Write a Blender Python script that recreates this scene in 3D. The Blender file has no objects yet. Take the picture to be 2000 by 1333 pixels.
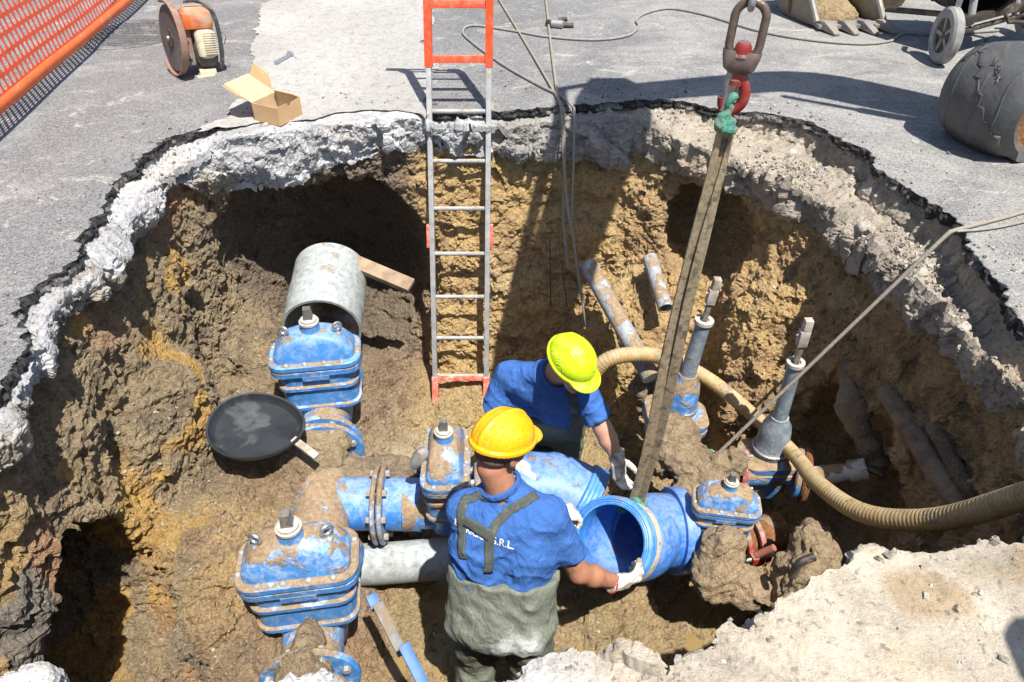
import bpy, bmesh, math, random
import numpy as np
from mathutils import Vector, Matrix, Quaternion
from mathutils.bvhtree import BVHTree

random.seed(7)
RNG = np.random.default_rng(11)
SC = bpy.context.scene
COL = SC.collection

# ------------------------------------------------------------------ camera, sky, sun, exposure
CAM_H = 1.57
PITCH = math.radians(38.0)
cam_d = bpy.data.cameras.new('camera')
cam = bpy.data.objects.new('camera', cam_d)
COL.objects.link(cam)
cam.location = (0.0, 0.0, CAM_H)
cam.rotation_euler = (math.pi / 2 - PITCH, 0, 0)
cam_d.sensor_width = 36.0
cam_d.lens = 36.0 * 1443.0 / 2000.0
cam_d.clip_start = 0.05
cam_d.clip_end = 400.0
SC.camera = cam

SUN_TRAVEL = Vector((-0.22, 0.40, -1.0)).normalized()
world = bpy.data.worlds.new('World')
SC.world = world
world.use_nodes = True
wn = world.node_tree
bg = wn.nodes['Background']
sky = wn.nodes.new('ShaderNodeTexSky')
sky.sky_type = 'NISHITA'
sky.sun_disc = False
sky.sun_elevation = math.asin(-SUN_TRAVEL.z)
sky.sun_rotation = math.atan2(-SUN_TRAVEL.x, -SUN_TRAVEL.y)
wn.links.new(sky.outputs[0], bg.inputs[0])
bg.inputs[1].default_value = 0.085
sun_d = bpy.data.lights.new('sun', 'SUN')
sun_d.energy = 4.5
sun_d.angle = math.radians(0.53)
sun_d.color = (1.0, 0.955, 0.89)
sun = bpy.data.objects.new('sun', sun_d)
COL.objects.link(sun)
sun.rotation_euler = SUN_TRAVEL.to_track_quat('-Z', 'Y').to_euler()
sun.location = (3, -4, 12)

SC.view_settings.view_transform = 'Standard'
SC.view_settings.look = 'None'
SC.view_settings.gamma = 1.0
SC.view_settings.exposure = 0.78
SC.view_settings.use_curve_mapping = False
SC.cycles.max_bounces = 5
SC.cycles.diffuse_bounces = 3

# ------------------------------------------------------------------ a point in the place, from a sight line and a known level or distance
def _ray(px, py):
    a = (px - 1000) / 1443.0
    b = (py - 666.5) / 1443.0
    return a, math.cos(PITCH) - b * math.sin(PITCH), -math.sin(PITCH) - b * math.cos(PITCH)

def G(px, py, z=0.0):
    d = _ray(px, py)
    t = (z - CAM_H) / d[2]
    return Vector((d[0] * t, d[1] * t, z))

def GY(px, py, y):
    d = _ray(px, py)
    t = y / d[1]
    return Vector((d[0] * t, y, CAM_H + d[2] * t))

# ------------------------------------------------------------------ numpy noise
_T = RNG.random((32, 32, 32)).astype(np.float32)
_J = RNG.random((32, 32, 32, 3)).astype(np.float32)

def vnoise(P):
    i = np.floor(P).astype(np.int32)
    f = (P - i).astype(np.float32)
    f = f * f * (3 - 2 * f)
    i &= 31
    j = (i + 1) & 31
    x0, y0, z0 = i[:, 0], i[:, 1], i[:, 2]
    x1, y1, z1 = j[:, 0], j[:, 1], j[:, 2]
    fx, fy, fz = f[:, 0], f[:, 1], f[:, 2]
    a = _T[x0, y0, z0] * (1 - fx) + _T[x1, y0, z0] * fx
    b = _T[x0, y1, z0] * (1 - fx) + _T[x1, y1, z0] * fx
    c = _T[x0, y0, z1] * (1 - fx) + _T[x1, y0, z1] * fx
    d = _T[x0, y1, z1] * (1 - fx) + _T[x1, y1, z1] * fx
    a = a * (1 - fy) + b * fy
    c = c * (1 - fy) + d * fy
    return (a * (1 - fz) + c * fz) * 2 - 1

def fbm(P, s, octv=3, gain=0.5):
    P = np.asarray(P, np.float32) * s
    out = np.zeros(len(P), np.float32)
    amp = 1.0
    for k in range(octv):
        out += amp * vnoise(P + 7.3 * k)
        P = P * 2.03
        amp *= gain
    return out

def worley(P, s):
    """distance to the nearest jittered cell point and that cell's random value"""
    P = np.asarray(P, np.float32) * s
    i = np.floor(P).astype(np.int32)
    best = np.full(len(P), 9.0, np.float32)
    sec = np.full(len(P), 9.0, np.float32)
    val = np.zeros(len(P), np.float32)
    for dx in (-1, 0, 1):
        for dy in (-1, 0, 1):
            for dz in (-1, 0, 1):
                c = i + np.array((dx, dy, dz), np.int32)
                m = c & 31
                q = c + _J[m[:, 0], m[:, 1], m[:, 2]]
                d = ((q - P) ** 2).sum(1)
                lt = d < best
                sec = np.where(lt, best, np.minimum(sec, d))
                val = np.where(lt, _T[m[:, 0], m[:, 1], m[:, 2]], val)
                best = np.where(lt, d, best)
    return np.sqrt(best), np.sqrt(sec), val

def facets(P, s, amp):
    """tilted chips: every cell leans its own way"""
    P = np.asarray(P, np.float32) * s
    i = np.floor(P).astype(np.int32)
    best = np.full(len(P), 9.0, np.float32)
    out = np.zeros(len(P), np.float32)
    for dx in (-1, 0, 1):
        for dy in (-1, 0, 1):
            for dz in (-1, 0, 1):
                c = i + np.array((dx, dy, dz), np.int32)
                m = c & 31
                j = _J[m[:, 0], m[:, 1], m[:, 2]]
                q = P - c - j
                d = (q * q).sum(1)
                lt = d < best
                j2 = _J[m[:, 1], m[:, 2], m[:, 0]] - 0.5
                out = np.where(lt, (q * j2).sum(1) * 1.6 + (j2[:, 0]) * 0.5, out)
                best = np.where(lt, d, best)
    return out * amp

def ss(a, b, x):
    t = np.clip((x - a) / (b - a), 0, 1)
    return t * t * (3 - 2 * t)

# ------------------------------------------------------------------ solid shapes as distance fields, meshed by surface nets
def d_cone(P, a, b, r1, r2):
    a = np.asarray(a, np.float32); b = np.asarray(b, np.float32)
    ab = b - a
    t = np.clip(((P - a) @ ab) / max(float(ab @ ab), 1e-9), 0, 1)
    q = P - a - t[:, None] * ab
    return np.sqrt((q * q).sum(1)) - (r1 + t * (r2 - r1))

def d_ell(P, c, r):
    q = (P - np.asarray(c, np.float32))
    r = np.asarray(r, np.float32)
    k0 = np.sqrt(((q / r) ** 2).sum(1))
    k1 = np.sqrt(((q / (r * r)) ** 2).sum(1)) + 1e-9
    return k0 * (k0 - 1) / k1

def d_box(P, c, hs, rnd=0.0):
    q = np.abs(P - np.asarray(c, np.float32)) - (np.asarray(hs, np.float32) - rnd)
    return np.sqrt((np.maximum(q, 0) ** 2).sum(1)) + np.minimum(q.max(1), 0) - rnd

def smin(a, b, k):
    h = np.clip(0.5 + 0.5 * (b - a) / k, 0, 1)
    return b * (1 - h) + a * h - k * h * (1 - h)

def smax(a, b, k):
    return -smin(-a, -b, k)

def surface_nets(fn, lo, hi, h, margin=1.4, B=8):
    lo = np.asarray(lo, np.float32); hi = np.asarray(hi, np.float32)
    nb = np.ceil((hi - lo) / (h * B)).astype(int)
    n = nb * B
    cx = [lo[k] + h * (B * np.arange(nb[k]) + (B - 1) / 2) for k in range(3)]
    C = np.stack(np.meshgrid(*cx, indexing='ij'), -1).reshape(-1, 3).astype(np.float32)
    fc = fn(C).astype(np.float32)
    act = np.nonzero(np.abs(fc) < B * h * 0.87 * margin)[0]
    F = np.repeat(np.repeat(np.repeat(fc.reshape(nb), B, 0), B, 1), B, 2).copy()
    off = np.stack(np.meshgrid(*[np.arange(B)] * 3, indexing='ij'), -1).reshape(-1, 3)
    bi = np.stack(np.unravel_index(act, nb), -1) * B
    step = max(1, 400000 // (B ** 3))
    for s in range(0, len(bi), step):
        I = (bi[s:s + step, None, :] + off[None]).reshape(-1, 3)
        v = fn((lo + h * I).astype(np.float32))
        F[I[:, 0], I[:, 1], I[:, 2]] = v
    S = F < 0
    m = [S[:-1, :-1, :-1], S[1:, :-1, :-1], S[:-1, 1:, :-1], S[1:, 1:, :-1], S[:-1, :-1, 1:], S[1:, :-1, 1:], S[:-1, 1:, 1:], S[1:, 1:, 1:]]
    al = m[0].copy(); an = m[0].copy()
    for q in m[1:]:
        al &= q; an |= q
    cells = np.argwhere(an & ~al)
    idx = -np.ones(S.shape, np.int32)
    idx[cells[:, 0], cells[:, 1], cells[:, 2]] = np.arange(len(cells))
    co = np.array([(0, 0, 0), (1, 0, 0), (0, 1, 0), (1, 1, 0), (0, 0, 1), (1, 0, 1), (0, 1, 1), (1, 1, 1)])
    vals = np.stack([F[cells[:, 0] + c[0], cells[:, 1] + c[1], cells[:, 2] + c[2]] for c in co], 1)
    acc = np.zeros((len(cells), 3), np.float32); cnt = np.zeros(len(cells), np.float32)
    for e in ((0, 1), (2, 3), (4, 5), (6, 7), (0, 2), (1, 3), (4, 6), (5, 7), (0, 4), (1, 5), (2, 6), (3, 7)):
        a, b = vals[:, e[0]], vals[:, e[1]]
        cr = (a < 0) != (b < 0)
        t = np.where(cr, a / np.where(cr, a - b, 1), 0)
        acc += np.where(cr[:, None], co[e[0]] + t[:, None] * (co[e[1]] - co[e[0]]), 0)
        cnt += cr
    V = lo + h * (cells + acc / cnt[:, None])
    Q = []
    for ax in range(3):
        sl0 = [slice(None)] * 3; sl1 = [slice(None)] * 3
        sl0[ax] = slice(0, -1); sl1[ax] = slice(1, None)
        A = S[tuple(sl0)]; Bm = S[tuple(sl1)]
        E = np.argwhere(A != Bm)
        o1, o2 = [k for k in range(3) if k != ax]
        E = E[(E[:, o1] > 0) & (E[:, o2] > 0) & (E[:, o1] < S.shape[o1] - 1) & (E[:, o2] < S.shape[o2] - 1)]
        if not len(E):
            continue
        ins = A[E[:, 0], E[:, 1], E[:, 2]]
        def at(d1, d2):
            e = E.copy(); e[:, o1] += d1; e[:, o2] += d2
            return idx[e[:, 0], e[:, 1], e[:, 2]]
        q = np.stack([at(-1, -1), at(0, -1), at(0, 0), at(-1, 0)], 1)
        flip = ins if ax != 1 else ~ins
        q = np.where(flip[:, None], q, q[:, ::-1])
        Q.append(q)
    Q = np.concatenate(Q)
    Q = Q[(Q >= 0).all(1)]
    return V.astype(np.float32), Q.astype(np.int32)

# ------------------------------------------------------------------ meshes and objects
def mesh_np(name, V, Q, smooth=True):
    me = bpy.data.meshes.new(name)
    k = Q.shape[1]
    me.vertices.add(len(V)); me.vertices.foreach_set('co', np.ascontiguousarray(V, np.float32).ravel())
    me.loops.add(Q.size); me.loops.foreach_set('vertex_index', np.ascontiguousarray(Q, np.int32).ravel())
    me.polygons.add(len(Q))
    me.polygons.foreach_set('loop_start', np.arange(len(Q), dtype=np.int32) * k)
    me.polygons.foreach_set('loop_total', np.full(len(Q), k, np.int32))
    me.polygons.foreach_set('use_smooth', np.full(len(Q), smooth, bool))
    me.update(calc_edges=True)
    me.validate()
    return me

def get_v(me):
    a = np.empty(len(me.vertices) * 3, np.float32); me.vertices.foreach_get('co', a)
    return a.reshape(-1, 3)

def get_n(me):
    a = np.empty(len(me.vertices) * 3, np.float32); me.vertex_normals.foreach_get('vector', a)
    return a.reshape(-1, 3)

def set_v(me, V):
    me.vertices.foreach_set('co', np.ascontiguousarray(V, np.float32).ravel()); me.update()

def subdivide(me, levels=1, simple=False):
    o = bpy.data.objects.new('tmp', me); COL.objects.link(o)
    md = o.modifiers.new('s', 'SUBSURF'); md.levels = levels
    md.subdivision_type = 'SIMPLE' if simple else 'CATMULL_CLARK'
    dg = bpy.context.evaluated_depsgraph_get()
    me2 = bpy.data.meshes.new_from_object(o.evaluated_get(dg))
    bpy.data.objects.remove(o)
    return me2

def vcol(me, C):
    at = me.attributes.new('tint', 'FLOAT_COLOR', 'POINT')
    A = np.ones((len(C), 4), np.float32); A[:, :3] = C
    at.data.foreach_set('color', A.ravel())

def add_obj(name, me, mats, parent=None):
    o = bpy.data.objects.new(name, me)
    COL.objects.link(o)
    if mats is not None:
        for m in (mats if isinstance(mats, (list, tuple)) else [mats]):
            me.materials.append(m)
    if parent is not None:
        o.parent = parent
        o.matrix_parent_inverse = parent.matrix_basis.inverted() if parent.parent is None else Matrix.Identity(4)
    return o

def tag(o, label, cat, group=None):
    o['label'] = label; o['category'] = cat
    if group: o['group'] = group
    return o

def kind(o, k):
    o['kind'] = k
    return o

def thing(name, label, cat, loc=(0, 0, 0), group=None, rot=None):
    o = bpy.data.objects.new(name, None)
    o.empty_display_size = 0.1
    COL.objects.link(o)
    o.location = loc
    if rot is not None:
        o.rotation_euler = rot
    tag(o, label, cat, group)
    return o

def copy_tree(o, parent=None):
    c = o.copy(); COL.objects.link(c); c.parent = parent
    for ch in list(o.children):
        copy_tree(ch, c)
    return c

class MB:
    """collects shapes into one mesh"""
    def __init__(s, M=None):
        s.v = []; s.f = []; s.mi = []; s.sm = []; s.M = M
    def add(s, V, Fc, mi=0, smooth=True, M=None):
        b = len(s.v)
        for p in V:
            p = Vector(p)
            if M is not None: p = M @ p
            if s.M is not None: p = s.M @ p
            s.v.append(p[:])
        for q in Fc:
            s.f.append(tuple(i + b for i in q)); s.mi.append(mi); s.sm.append(smooth)
        return s
    def build(s, name, mats, parent=None, bevel=0.0, seg=2, auto=35):
        me = bpy.data.meshes.new(name)
        me.from_pydata(s.v, [], s.f)
        me.polygons.foreach_set('use_smooth', s.sm)
        me.polygons.foreach_set('material_index', s.mi)
        me.update()
        bm = bmesh.new(); bm.from_mesh(me)
        bmesh.ops.recalc_face_normals(bm, faces=bm.faces)
        if bevel > 0:
            ed = [e for e in bm.edges if len(e.link_faces) == 2 and e.calc_face_angle(0) > math.radians(auto)]
            bmesh.ops.bevel(bm, geom=ed, offset=bevel, segments=seg, affect='EDGES', clamp_overlap=True, profile=0.6)
            for f in bm.faces: f.smooth = True
        for e in bm.edges:
            if len(e.link_faces) == 2 and e.calc_face_angle(0) > math.radians(auto):
                e.smooth = False
        bm.to_mesh(me); bm.free()
        return add_obj(name, me, mats, parent)
    # shapes
    def box(s, c, size, mi=0, M=None, smooth=False):
        x, y, z = (q / 2 for q in size)
        V = [Vector(c) + Vector((sx * x, sy * y, sz * z)) for sz in (-1, 1) for sy in (-1, 1) for sx in (-1, 1)]
        return s.add(V, [(0, 2, 3, 1), (4, 5, 7, 6), (0, 1, 5, 4), (2, 6, 7, 3), (0, 4, 6, 2), (1, 3, 7, 5)], mi, smooth, M)
    def tube(s, pts, r, n=10, mi=0, M=None, cap=True, up=None):
        pts = [Vector(p) for p in pts]
        rs = r if isinstance(r, (list, tuple)) else [r] * len(pts)
        V = []; Fc = []
        prev = None
        for i, p in enumerate(pts):
            t = (pts[min(i + 1, len(pts) - 1)] - pts[max(i - 1, 0)]).normalized()
            if prev is None:
                a = Vector((0, 0, 1)) if abs(t.z) < 0.9 else Vector((1, 0, 0))
                if up is not None: a = Vector(up)
                u = t.cross(a).normalized()
            else:
                u = (prev - t * prev.dot(t)).normalized()
            prev = u
            w = t.cross(u)
            for k in range(n):
                an = 2 * math.pi * k / n
                V.append(p + (u * math.cos(an) + w * math.sin(an)) * rs[i])
        for i in range(len(pts) - 1):
            for k in range(n):
                k2 = (k + 1) % n
                Fc.append((i * n + k, i * n + k2, (i + 1) * n + k2, (i + 1) * n + k))
        if cap:
            Fc.append(tuple(range(n))[::-1]); Fc.append(tuple((len(pts) - 1) * n + k for k in range(n)))
        return s.add(V, Fc, mi, True, M)
    def lathe(s, prof, n=24, mi=0, M=None, close=False, arc=None):
        V = []; Fc = []
        full = arc is None
        a0, a1 = (0, 2 * math.pi) if full else arc
        m = n if full else n + 1
        for (r, z) in prof:
            for k in range(m):
                an = a0 + (a1 - a0) * k / n
                V.append((r * math.cos(an), r * math.sin(an), z))
        L = len(prof)
        for i in range(L if close else L - 1):
            i2 = (i + 1) % L
            for k in range(n):
                k2 = (k + 1) % m
                Fc.append((i * m + k, i * m + k2, i2 * m + k2, i2 * m + k))
        if not full and close:
            Fc.append(tuple(i * m for i in range(L))); Fc.append(tuple(i * m + n for i in range(L))[::-1])
        return s.add(V, Fc, mi, True, M)
    def torus(s, R, r, M=None, n=24, k=8, mi=0, squash=1.0):
        prof = [(R + r * math.cos(2 * math.pi * q / k), squash * r * math.sin(2 * math.pi * q / k)) for q in range(k)]
        return s.lathe(prof, n, mi, M, close=True)
    def prism(s, outline, z0, z1, mi=0, M=None, smooth=False):
        n = len(outline)
        V = [(x, y, z0) for x, y in outline] + [(x, y, z1) for x, y in outline]
        Fc = [tuple(range(n))[::-1], tuple(range(n, 2 * n))]
        Fc += [(k, (k + 1) % n, n + (k + 1) % n, n + k) for k in range(n)]
        return s.add(V, Fc, mi, smooth, M)
    def loft(s, rings, mi=0, M=None, cap=True, smooth=True):
        n = len(rings[0]); V = [p for r in rings for p in r]; Fc = []
        for i in range(len(rings) - 1):
            for k in range(n):
                k2 = (k + 1) % n
                Fc.append((i * n + k, i * n + k2, (i + 1) * n + k2, (i + 1) * n + k))
        if cap:
            Fc.append(tuple(range(n))[::-1]); Fc.append(tuple((len(rings) - 1) * n + k for k in range(n)))
        return s.add(V, Fc, mi, smooth, M)

def rrect(hx, hy, r, n=5):
    """rounded rectangle outline"""
    r = min(r, hx, hy)
    out = []
    for cx, cy, a in ((hx - r, hy - r, 0), (-hx + r, hy - r, 90), (-hx + r, -hy + r, 180), (hx - r, -hy + r, 270)):
        for k in range(n + 1):
            t = math.radians(a + 90 * k / n)
            out.append((cx + r * math.cos(t), cy + r * math.sin(t)))
    return out

def frame(o, zdir, xhint=(1, 0, 0)):
    """matrix with origin o and local z along zdir"""
    z = Vector(zdir).normalized()
    x = Vector(xhint) - z * Vector(xhint).dot(z)
    if x.length < 1e-4:
        x = Vector((0, 1, 0)) - z * z.y
    x.normalize(); y = z.cross(x)
    M = Matrix((x, y, z)).transposed().to_4x4()
    M.translation = Vector(o)
    return M

def smooth_path(pts, n=12):
    """catmull-rom through the points"""
    P = [Vector(p) for p in pts]
    P = [P[0] * 2 - P[1]] + P + [P[-1] * 2 - P[-2]]
    out = []
    for i in range(1, len(P) - 2):
        for k in range(n):
            t = k / n
            a, b, c, d = P[i - 1], P[i], P[i + 1], P[i + 2]
            out.append(0.5 * ((2 * b) + (c - a) * t + (2 * a - 5 * b + 4 * c - d) * t * t + (3 * b - a - 3 * c + d) * t ** 3))
    out.append(P[-2].copy())
    return out
# ------------------------------------------------------------------ procedural materials
class NG:
    def __init__(s, name):
        s.m = bpy.data.materials.new(name); s.m.use_nodes = True
        s.t = s.m.node_tree; s.b = s.t.nodes['Principled BSDF']
        s._pos = None; s._geo = None
    def n(s, t, **kw):
        q = s.t.nodes.new(t)
        for k, v in kw.items(): setattr(q, k, v)
        return q
    def put(s, sock, v):
        if isinstance(v, bpy.types.NodeSocket): s.t.links.new(v, sock)
        else:
            if isinstance(v, (tuple, list)) and len(v) == 3 and sock.type == 'RGBA': v = (*v, 1)
            sock.default_value = v
    def geo(s):
        if s._geo is None: s._geo = s.n('ShaderNodeNewGeometry')
        return s._geo
    def pos(s): return s.geo().outputs['Position']
    def obj(s):
        return s.n('ShaderNodeTexCoord').outputs['Object']
    def nz(s):
        q = s.n('ShaderNodeSeparateXYZ'); s.put(q.inputs[0], s.geo().outputs['Normal']); return q.outputs[2]
    def xyz(s, v=None):
        q = s.n('ShaderNodeSeparateXYZ'); s.put(q.inputs[0], v or s.pos()); return q.outputs
    def scale(s, vec, sc, rot=(0, 0, 0)):
        q = s.n('ShaderNodeMapping'); s.put(q.inputs['Vector'], vec); q.inputs['Scale'].default_value = sc; q.inputs['Rotation'].default_value = rot
        return q.outputs[0]
    def noise(s, sc, det=4, rough=0.55, dist=0.0, vec=None):
        q = s.n('ShaderNodeTexNoise'); s.put(q.inputs['Vector'], vec or s.pos())
        q.inputs['Scale'].default_value = sc; q.inputs['Detail'].default_value = det
        q.inputs['Roughness'].default_value = rough; q.inputs['Distortion'].default_value = dist
        return q.outputs['Fac']
    def voro(s, sc, feat='F1', vec=None, out='Distance'):
        q = s.n('ShaderNodeTexVoronoi'); q.feature = feat; s.put(q.inputs['Vector'], vec or s.pos()); q.inputs['Scale'].default_value = sc
        return q.outputs[out]
    def ramp(s, f, stops, interp='LINEAR'):
        q = s.n('ShaderNodeValToRGB'); s.put(q.inputs[0], f); e = q.color_ramp.elements; q.color_ramp.interpolation = interp
        while len(e) < len(stops): e.new(0.5)
        for k, (p, c) in enumerate(stops):
            e[k].position = p
            e[k].color = (c, c, c, 1) if isinstance(c, (int, float)) else (*c, 1)
        return q.outputs[0]
    def mix(s, f, a, b, mode='MIX'):
        q = s.n('ShaderNodeMix', data_type='RGBA', blend_type=mode)
        s.put(q.inputs[0], f); s.put(q.inputs[6], a); s.put(q.inputs[7], b)
        return q.outputs[2]
    def ma(s, op, a, b=0.0, clamp=False):
        q = s.n('ShaderNodeMath', operation=op, use_clamp=clamp); s.put(q.inputs[0], a); s.put(q.inputs[1], b)
        return q.outputs[0]
    def step(s, f, lo, hi):
        return s.ramp(f, [(lo, 0.0), (hi, 1.0)])
    def bump(s, h, st=0.5, d=0.01, nrm=None):
        q = s.n('ShaderNodeBump'); s.put(q.inputs['Height'], h); q.inputs['Strength'].default_value = st; q.inputs['Distance'].default_value = d
        if nrm is not None: s.put(q.inputs['Normal'], nrm)
        return q.outputs[0]
    def tint(s):
        return s.n('ShaderNodeAttribute', attribute_name='tint').outputs['Color']
    def done(s, col, rough=0.8, nrm=None, metal=0.0, spec=None):
        s.put(s.b.inputs['Base Color'], col); s.put(s.b.inputs['Roughness'], rough); s.put(s.b.inputs['Metallic'], metal)
        if nrm is not None: s.put(s.b.inputs['Normal'], nrm)
        if spec is not None: s.put(s.b.inputs['Specular IOR Level'], spec)
        return s.m

def m_simple(name, col, rough=0.6, metal=0.0, var=0.25, sc=25, dirt=0.0, dirtcol=(0.34, 0.26, 0.17), bump=0.15, bd=0.003, spec=None, topdirt=0.0):
    g = NG(name)
    f = g.noise(sc, 5, 0.6)
    dark = tuple(c * (1 - var) for c in col); lite = tuple(min(1, c * (1 + var)) for c in col)
    c = g.ramp(f, [(0.3, dark), (0.7, lite)])
    r = rough
    if dirt != 0 or topdirt > 0:
        q = g.noise(sc * 0.35, 6, 0.62, 0.4)
        if topdirt > 0:
            q = g.ma('ADD', q, g.ma('MULTIPLY', g.nz(), topdirt))
        msk = g.ramp(q, [(0.62 - dirt * 0.3, 0.0), (0.72 - dirt * 0.3, 1.0)])
        c = g.mix(msk, c, g.mix(g.noise(60, 3), dirtcol, tuple(x * 0.65 for x in dirtcol)))
        r = g.ma('ADD', rough, g.ma('MULTIPLY', msk, 0.9 - rough))
    return g.done(c, r, g.bump(g.noise(sc * 5, 3, 0.6), bump, bd), metal, spec)

def m_asphalt():
    g = NG('dusty asphalt')
    big = g.noise(0.9, 5, 0.6, 0.3)
    c = g.ramp(big, [(0.3, (0.110, 0.108, 0.110)), (0.5, (0.142, 0.140, 0.141)), (0.72, (0.19, 0.186, 0.18))])
    # pale dust lying in streaks, heavier to the right of the pit
    x = g.xyz()
    st = g.noise(2.0, 8, 0.72, 0.8, g.scale(g.pos(), (1.0, 1.35, 1.0)))
    right = g.ramp(g.ma('MULTIPLY', x[0], 0.25), [(0.0, 0.0), (0.3, 0.14)])
    dust = g.ramp(g.ma('ADD', st, right), [(0.50, 0.0), (0.72, 0.75), (0.85, 0.95)])
    c = g.mix(dust, c, (0.33, 0.315, 0.285))
    blot = g.ramp(g.noise(3.6, 7, 0.72, 1.2, g.scale(g.pos(), (1.0, 1.5, 1.0))), [(0.58, 0.0), (0.70, 0.85)])
    c = g.mix(blot, c, (0.52, 0.49, 0.42))
    ch = g.ramp(g.noise(1.3, 4, 0.6), [(0.62, 0.0), (0.75, 0.35)])
    c = g.mix(ch, c, (0.42, 0.36, 0.25))
    # aggregate grains
    v = g.voro(150, out='Color')
    gr = g.xyz(v)[0]
    c = g.mix(0.6, c, g.mix(gr, g.mix(0.5, c, (0.03, 0.03, 0.035)), g.mix(0.35, c, (0.75, 0.74, 0.72))))
    sp = g.ramp(g.noise(220, 2, 0.5), [(0.32, 0.0), (0.42, 1.0)])
    c = g.mix(sp, g.mix(0.6, c, (0.03, 0.03, 0.03)), c)
    # dark oil and water spots
    oil = g.ramp(g.noise(1.7, 3, 0.5, 0.2, g.scale(g.pos(), (1.0, 1.9, 1.0))), [(0.70, 0.0), (0.73, 0.55)])
    c = g.mix(oil, c, (0.06, 0.06, 0.065))
    h = g.ma('ADD', g.noise(130, 3, 0.7), g.ma('MULTIPLY', g.noise(9, 4), 0.10))
    return g.done(c, 0.88, g.bump(h, 0.5, 0.005), spec=0.25)

def m_tinted(name, fine=90, contrast=0.5, bump=0.7, bd=0.012, pits=0.0, speck=(0.7, 0.66, 0.58), speckamt=0.0, rough=0.95, wet=0.0):
    g = NG(name)
    c = g.tint()
    f = g.noise(fine, 6, 0.7)
    c = g.mix(contrast, c, g.mix(g.ramp(f, [(0.3, 0.0), (0.68, 1.0)]), g.mix(0.5, c, (0.05, 0.035, 0.02)), g.mix(0.32, c, (0.9, 0.8, 0.62))), 'MIX')
    f2 = g.noise(fine * 0.16, 5, 0.65, 0.5)
    c = g.mix(g.ramp(f2, [(0.35, 0.4), (0.5, 0.0)]), c, g.mix(0.5, c, (0.05, 0.035, 0.02)))
    if speckamt > 0:
        v = g.voro(55); m = g.ramp(v, [(0.10, 1.0), (0.17, 0.0)])
        k = g.ramp(g.noise(3.0, 4, 0.6), [(0.47, 0.0), (0.60, speckamt)])
        c = g.mix(g.ma('MULTIPLY', m, k), c, speck)
        v2 = g.voro(22); m2 = g.ramp(v2, [(0.07, 1.0), (0.12, 0.0)])
        c = g.mix(g.ma('MULTIPLY', m2, k), c, tuple(q * 0.85 for q in speck))
    if pits > 0:
        v = g.ramp(g.noise(48, 3, 0.6), [(0.33, 1.0), (0.40, 0.0)])
        c = g.mix(g.ma('MULTIPLY', v, pits), c, (0.10, 0.095, 0.09))
    h = g.ma('ADD', g.ma('ADD', f, g.ma('MULTIPLY', g.noise(fine * 2.6, 3, 0.6), 0.5)), g.ma('MULTIPLY', g.noise(fine * 0.3, 4, 0.6), 1.6))
    return g.done(c, rough, g.bump(h, bump, bd), spec=0.2)

def m_painted(name, col, mud=0.4, dust=0.35, rough=0.38, mudcol=(0.30, 0.215, 0.13), seed=0.0, topw=0.22, dust_sheen_col=(0.60, 0.64, 0.66), scale=9, chips=None):
    """glossy paint under a film of dust and painted-in sky sheen, with clods of dried mud"""
    g = NG(name)
    p = g.n('ShaderNodeVectorMath', operation='ADD'); g.put(p.inputs[0], g.pos()); p.inputs[1].default_value = (seed, seed * 1.7, seed * 0.6)
    pv = p.outputs[0]
    c = g.ramp(g.noise(14, 4, 0.6, 0, pv), [(0.3, tuple(q * 0.8 for q in col)), (0.7, tuple(min(1, q * 1.2) for q in col))])
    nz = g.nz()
    dn = g.ma('ADD', g.noise(26, 6, 0.7, 0.5, pv), g.ma('MULTIPLY', nz, 0.20))  # dust, plus sky and sun sheen painted into the pale tone of upward faces
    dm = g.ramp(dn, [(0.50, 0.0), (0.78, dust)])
    c = g.mix(dm, c, dust_sheen_col)
    scr = g.ramp(g.noise(30, 5, 0.75, 1.5, g.scale(pv, (1, 1, 0.25), (0.4, 0.3, 0.2))), [(0.66, 0.0), (0.70, 0.4 * min(1, dust * 2))])
    c = g.mix(scr, c, (0.75, 0.78, 0.8))
    if chips:
        cm = g.ramp(g.noise(40, 3, 0.6, 0.3, pv), [(0.68, 0.0), (0.70, 1.0)])
        c = g.mix(cm, c, chips)
    mn = g.ma('ADD', g.noise(scale, 6, 0.62, 0.3, pv), g.ma('MULTIPLY', nz, topw))
    th = 0.80 - 0.5 * mud
    mm = g.ramp(mn, [(th, 0.0), (th + 0.05, 1.0)])
    mc = g.ramp(g.noise(45, 6, 0.7), [(0.3, tuple(q * 0.6 for q in mudcol)), (0.7, tuple(min(1, q * 1.45) for q in mudcol))])
    c = g.mix(mm, c, mc)
    r = g.ma('ADD', rough, g.ma('MULTIPLY', g.ma('MAXIMUM', mm, dm), 0.92 - rough), True)
    h = g.ma('ADD', g.ma('MULTIPLY', mm, g.ma('ADD', 0.8, g.noise(70, 5, 0.7))), g.ma('MULTIPLY', g.noise(120, 2), 0.05))
    return g.done(c, r, g.bump(h, 0.6, 0.006))

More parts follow.
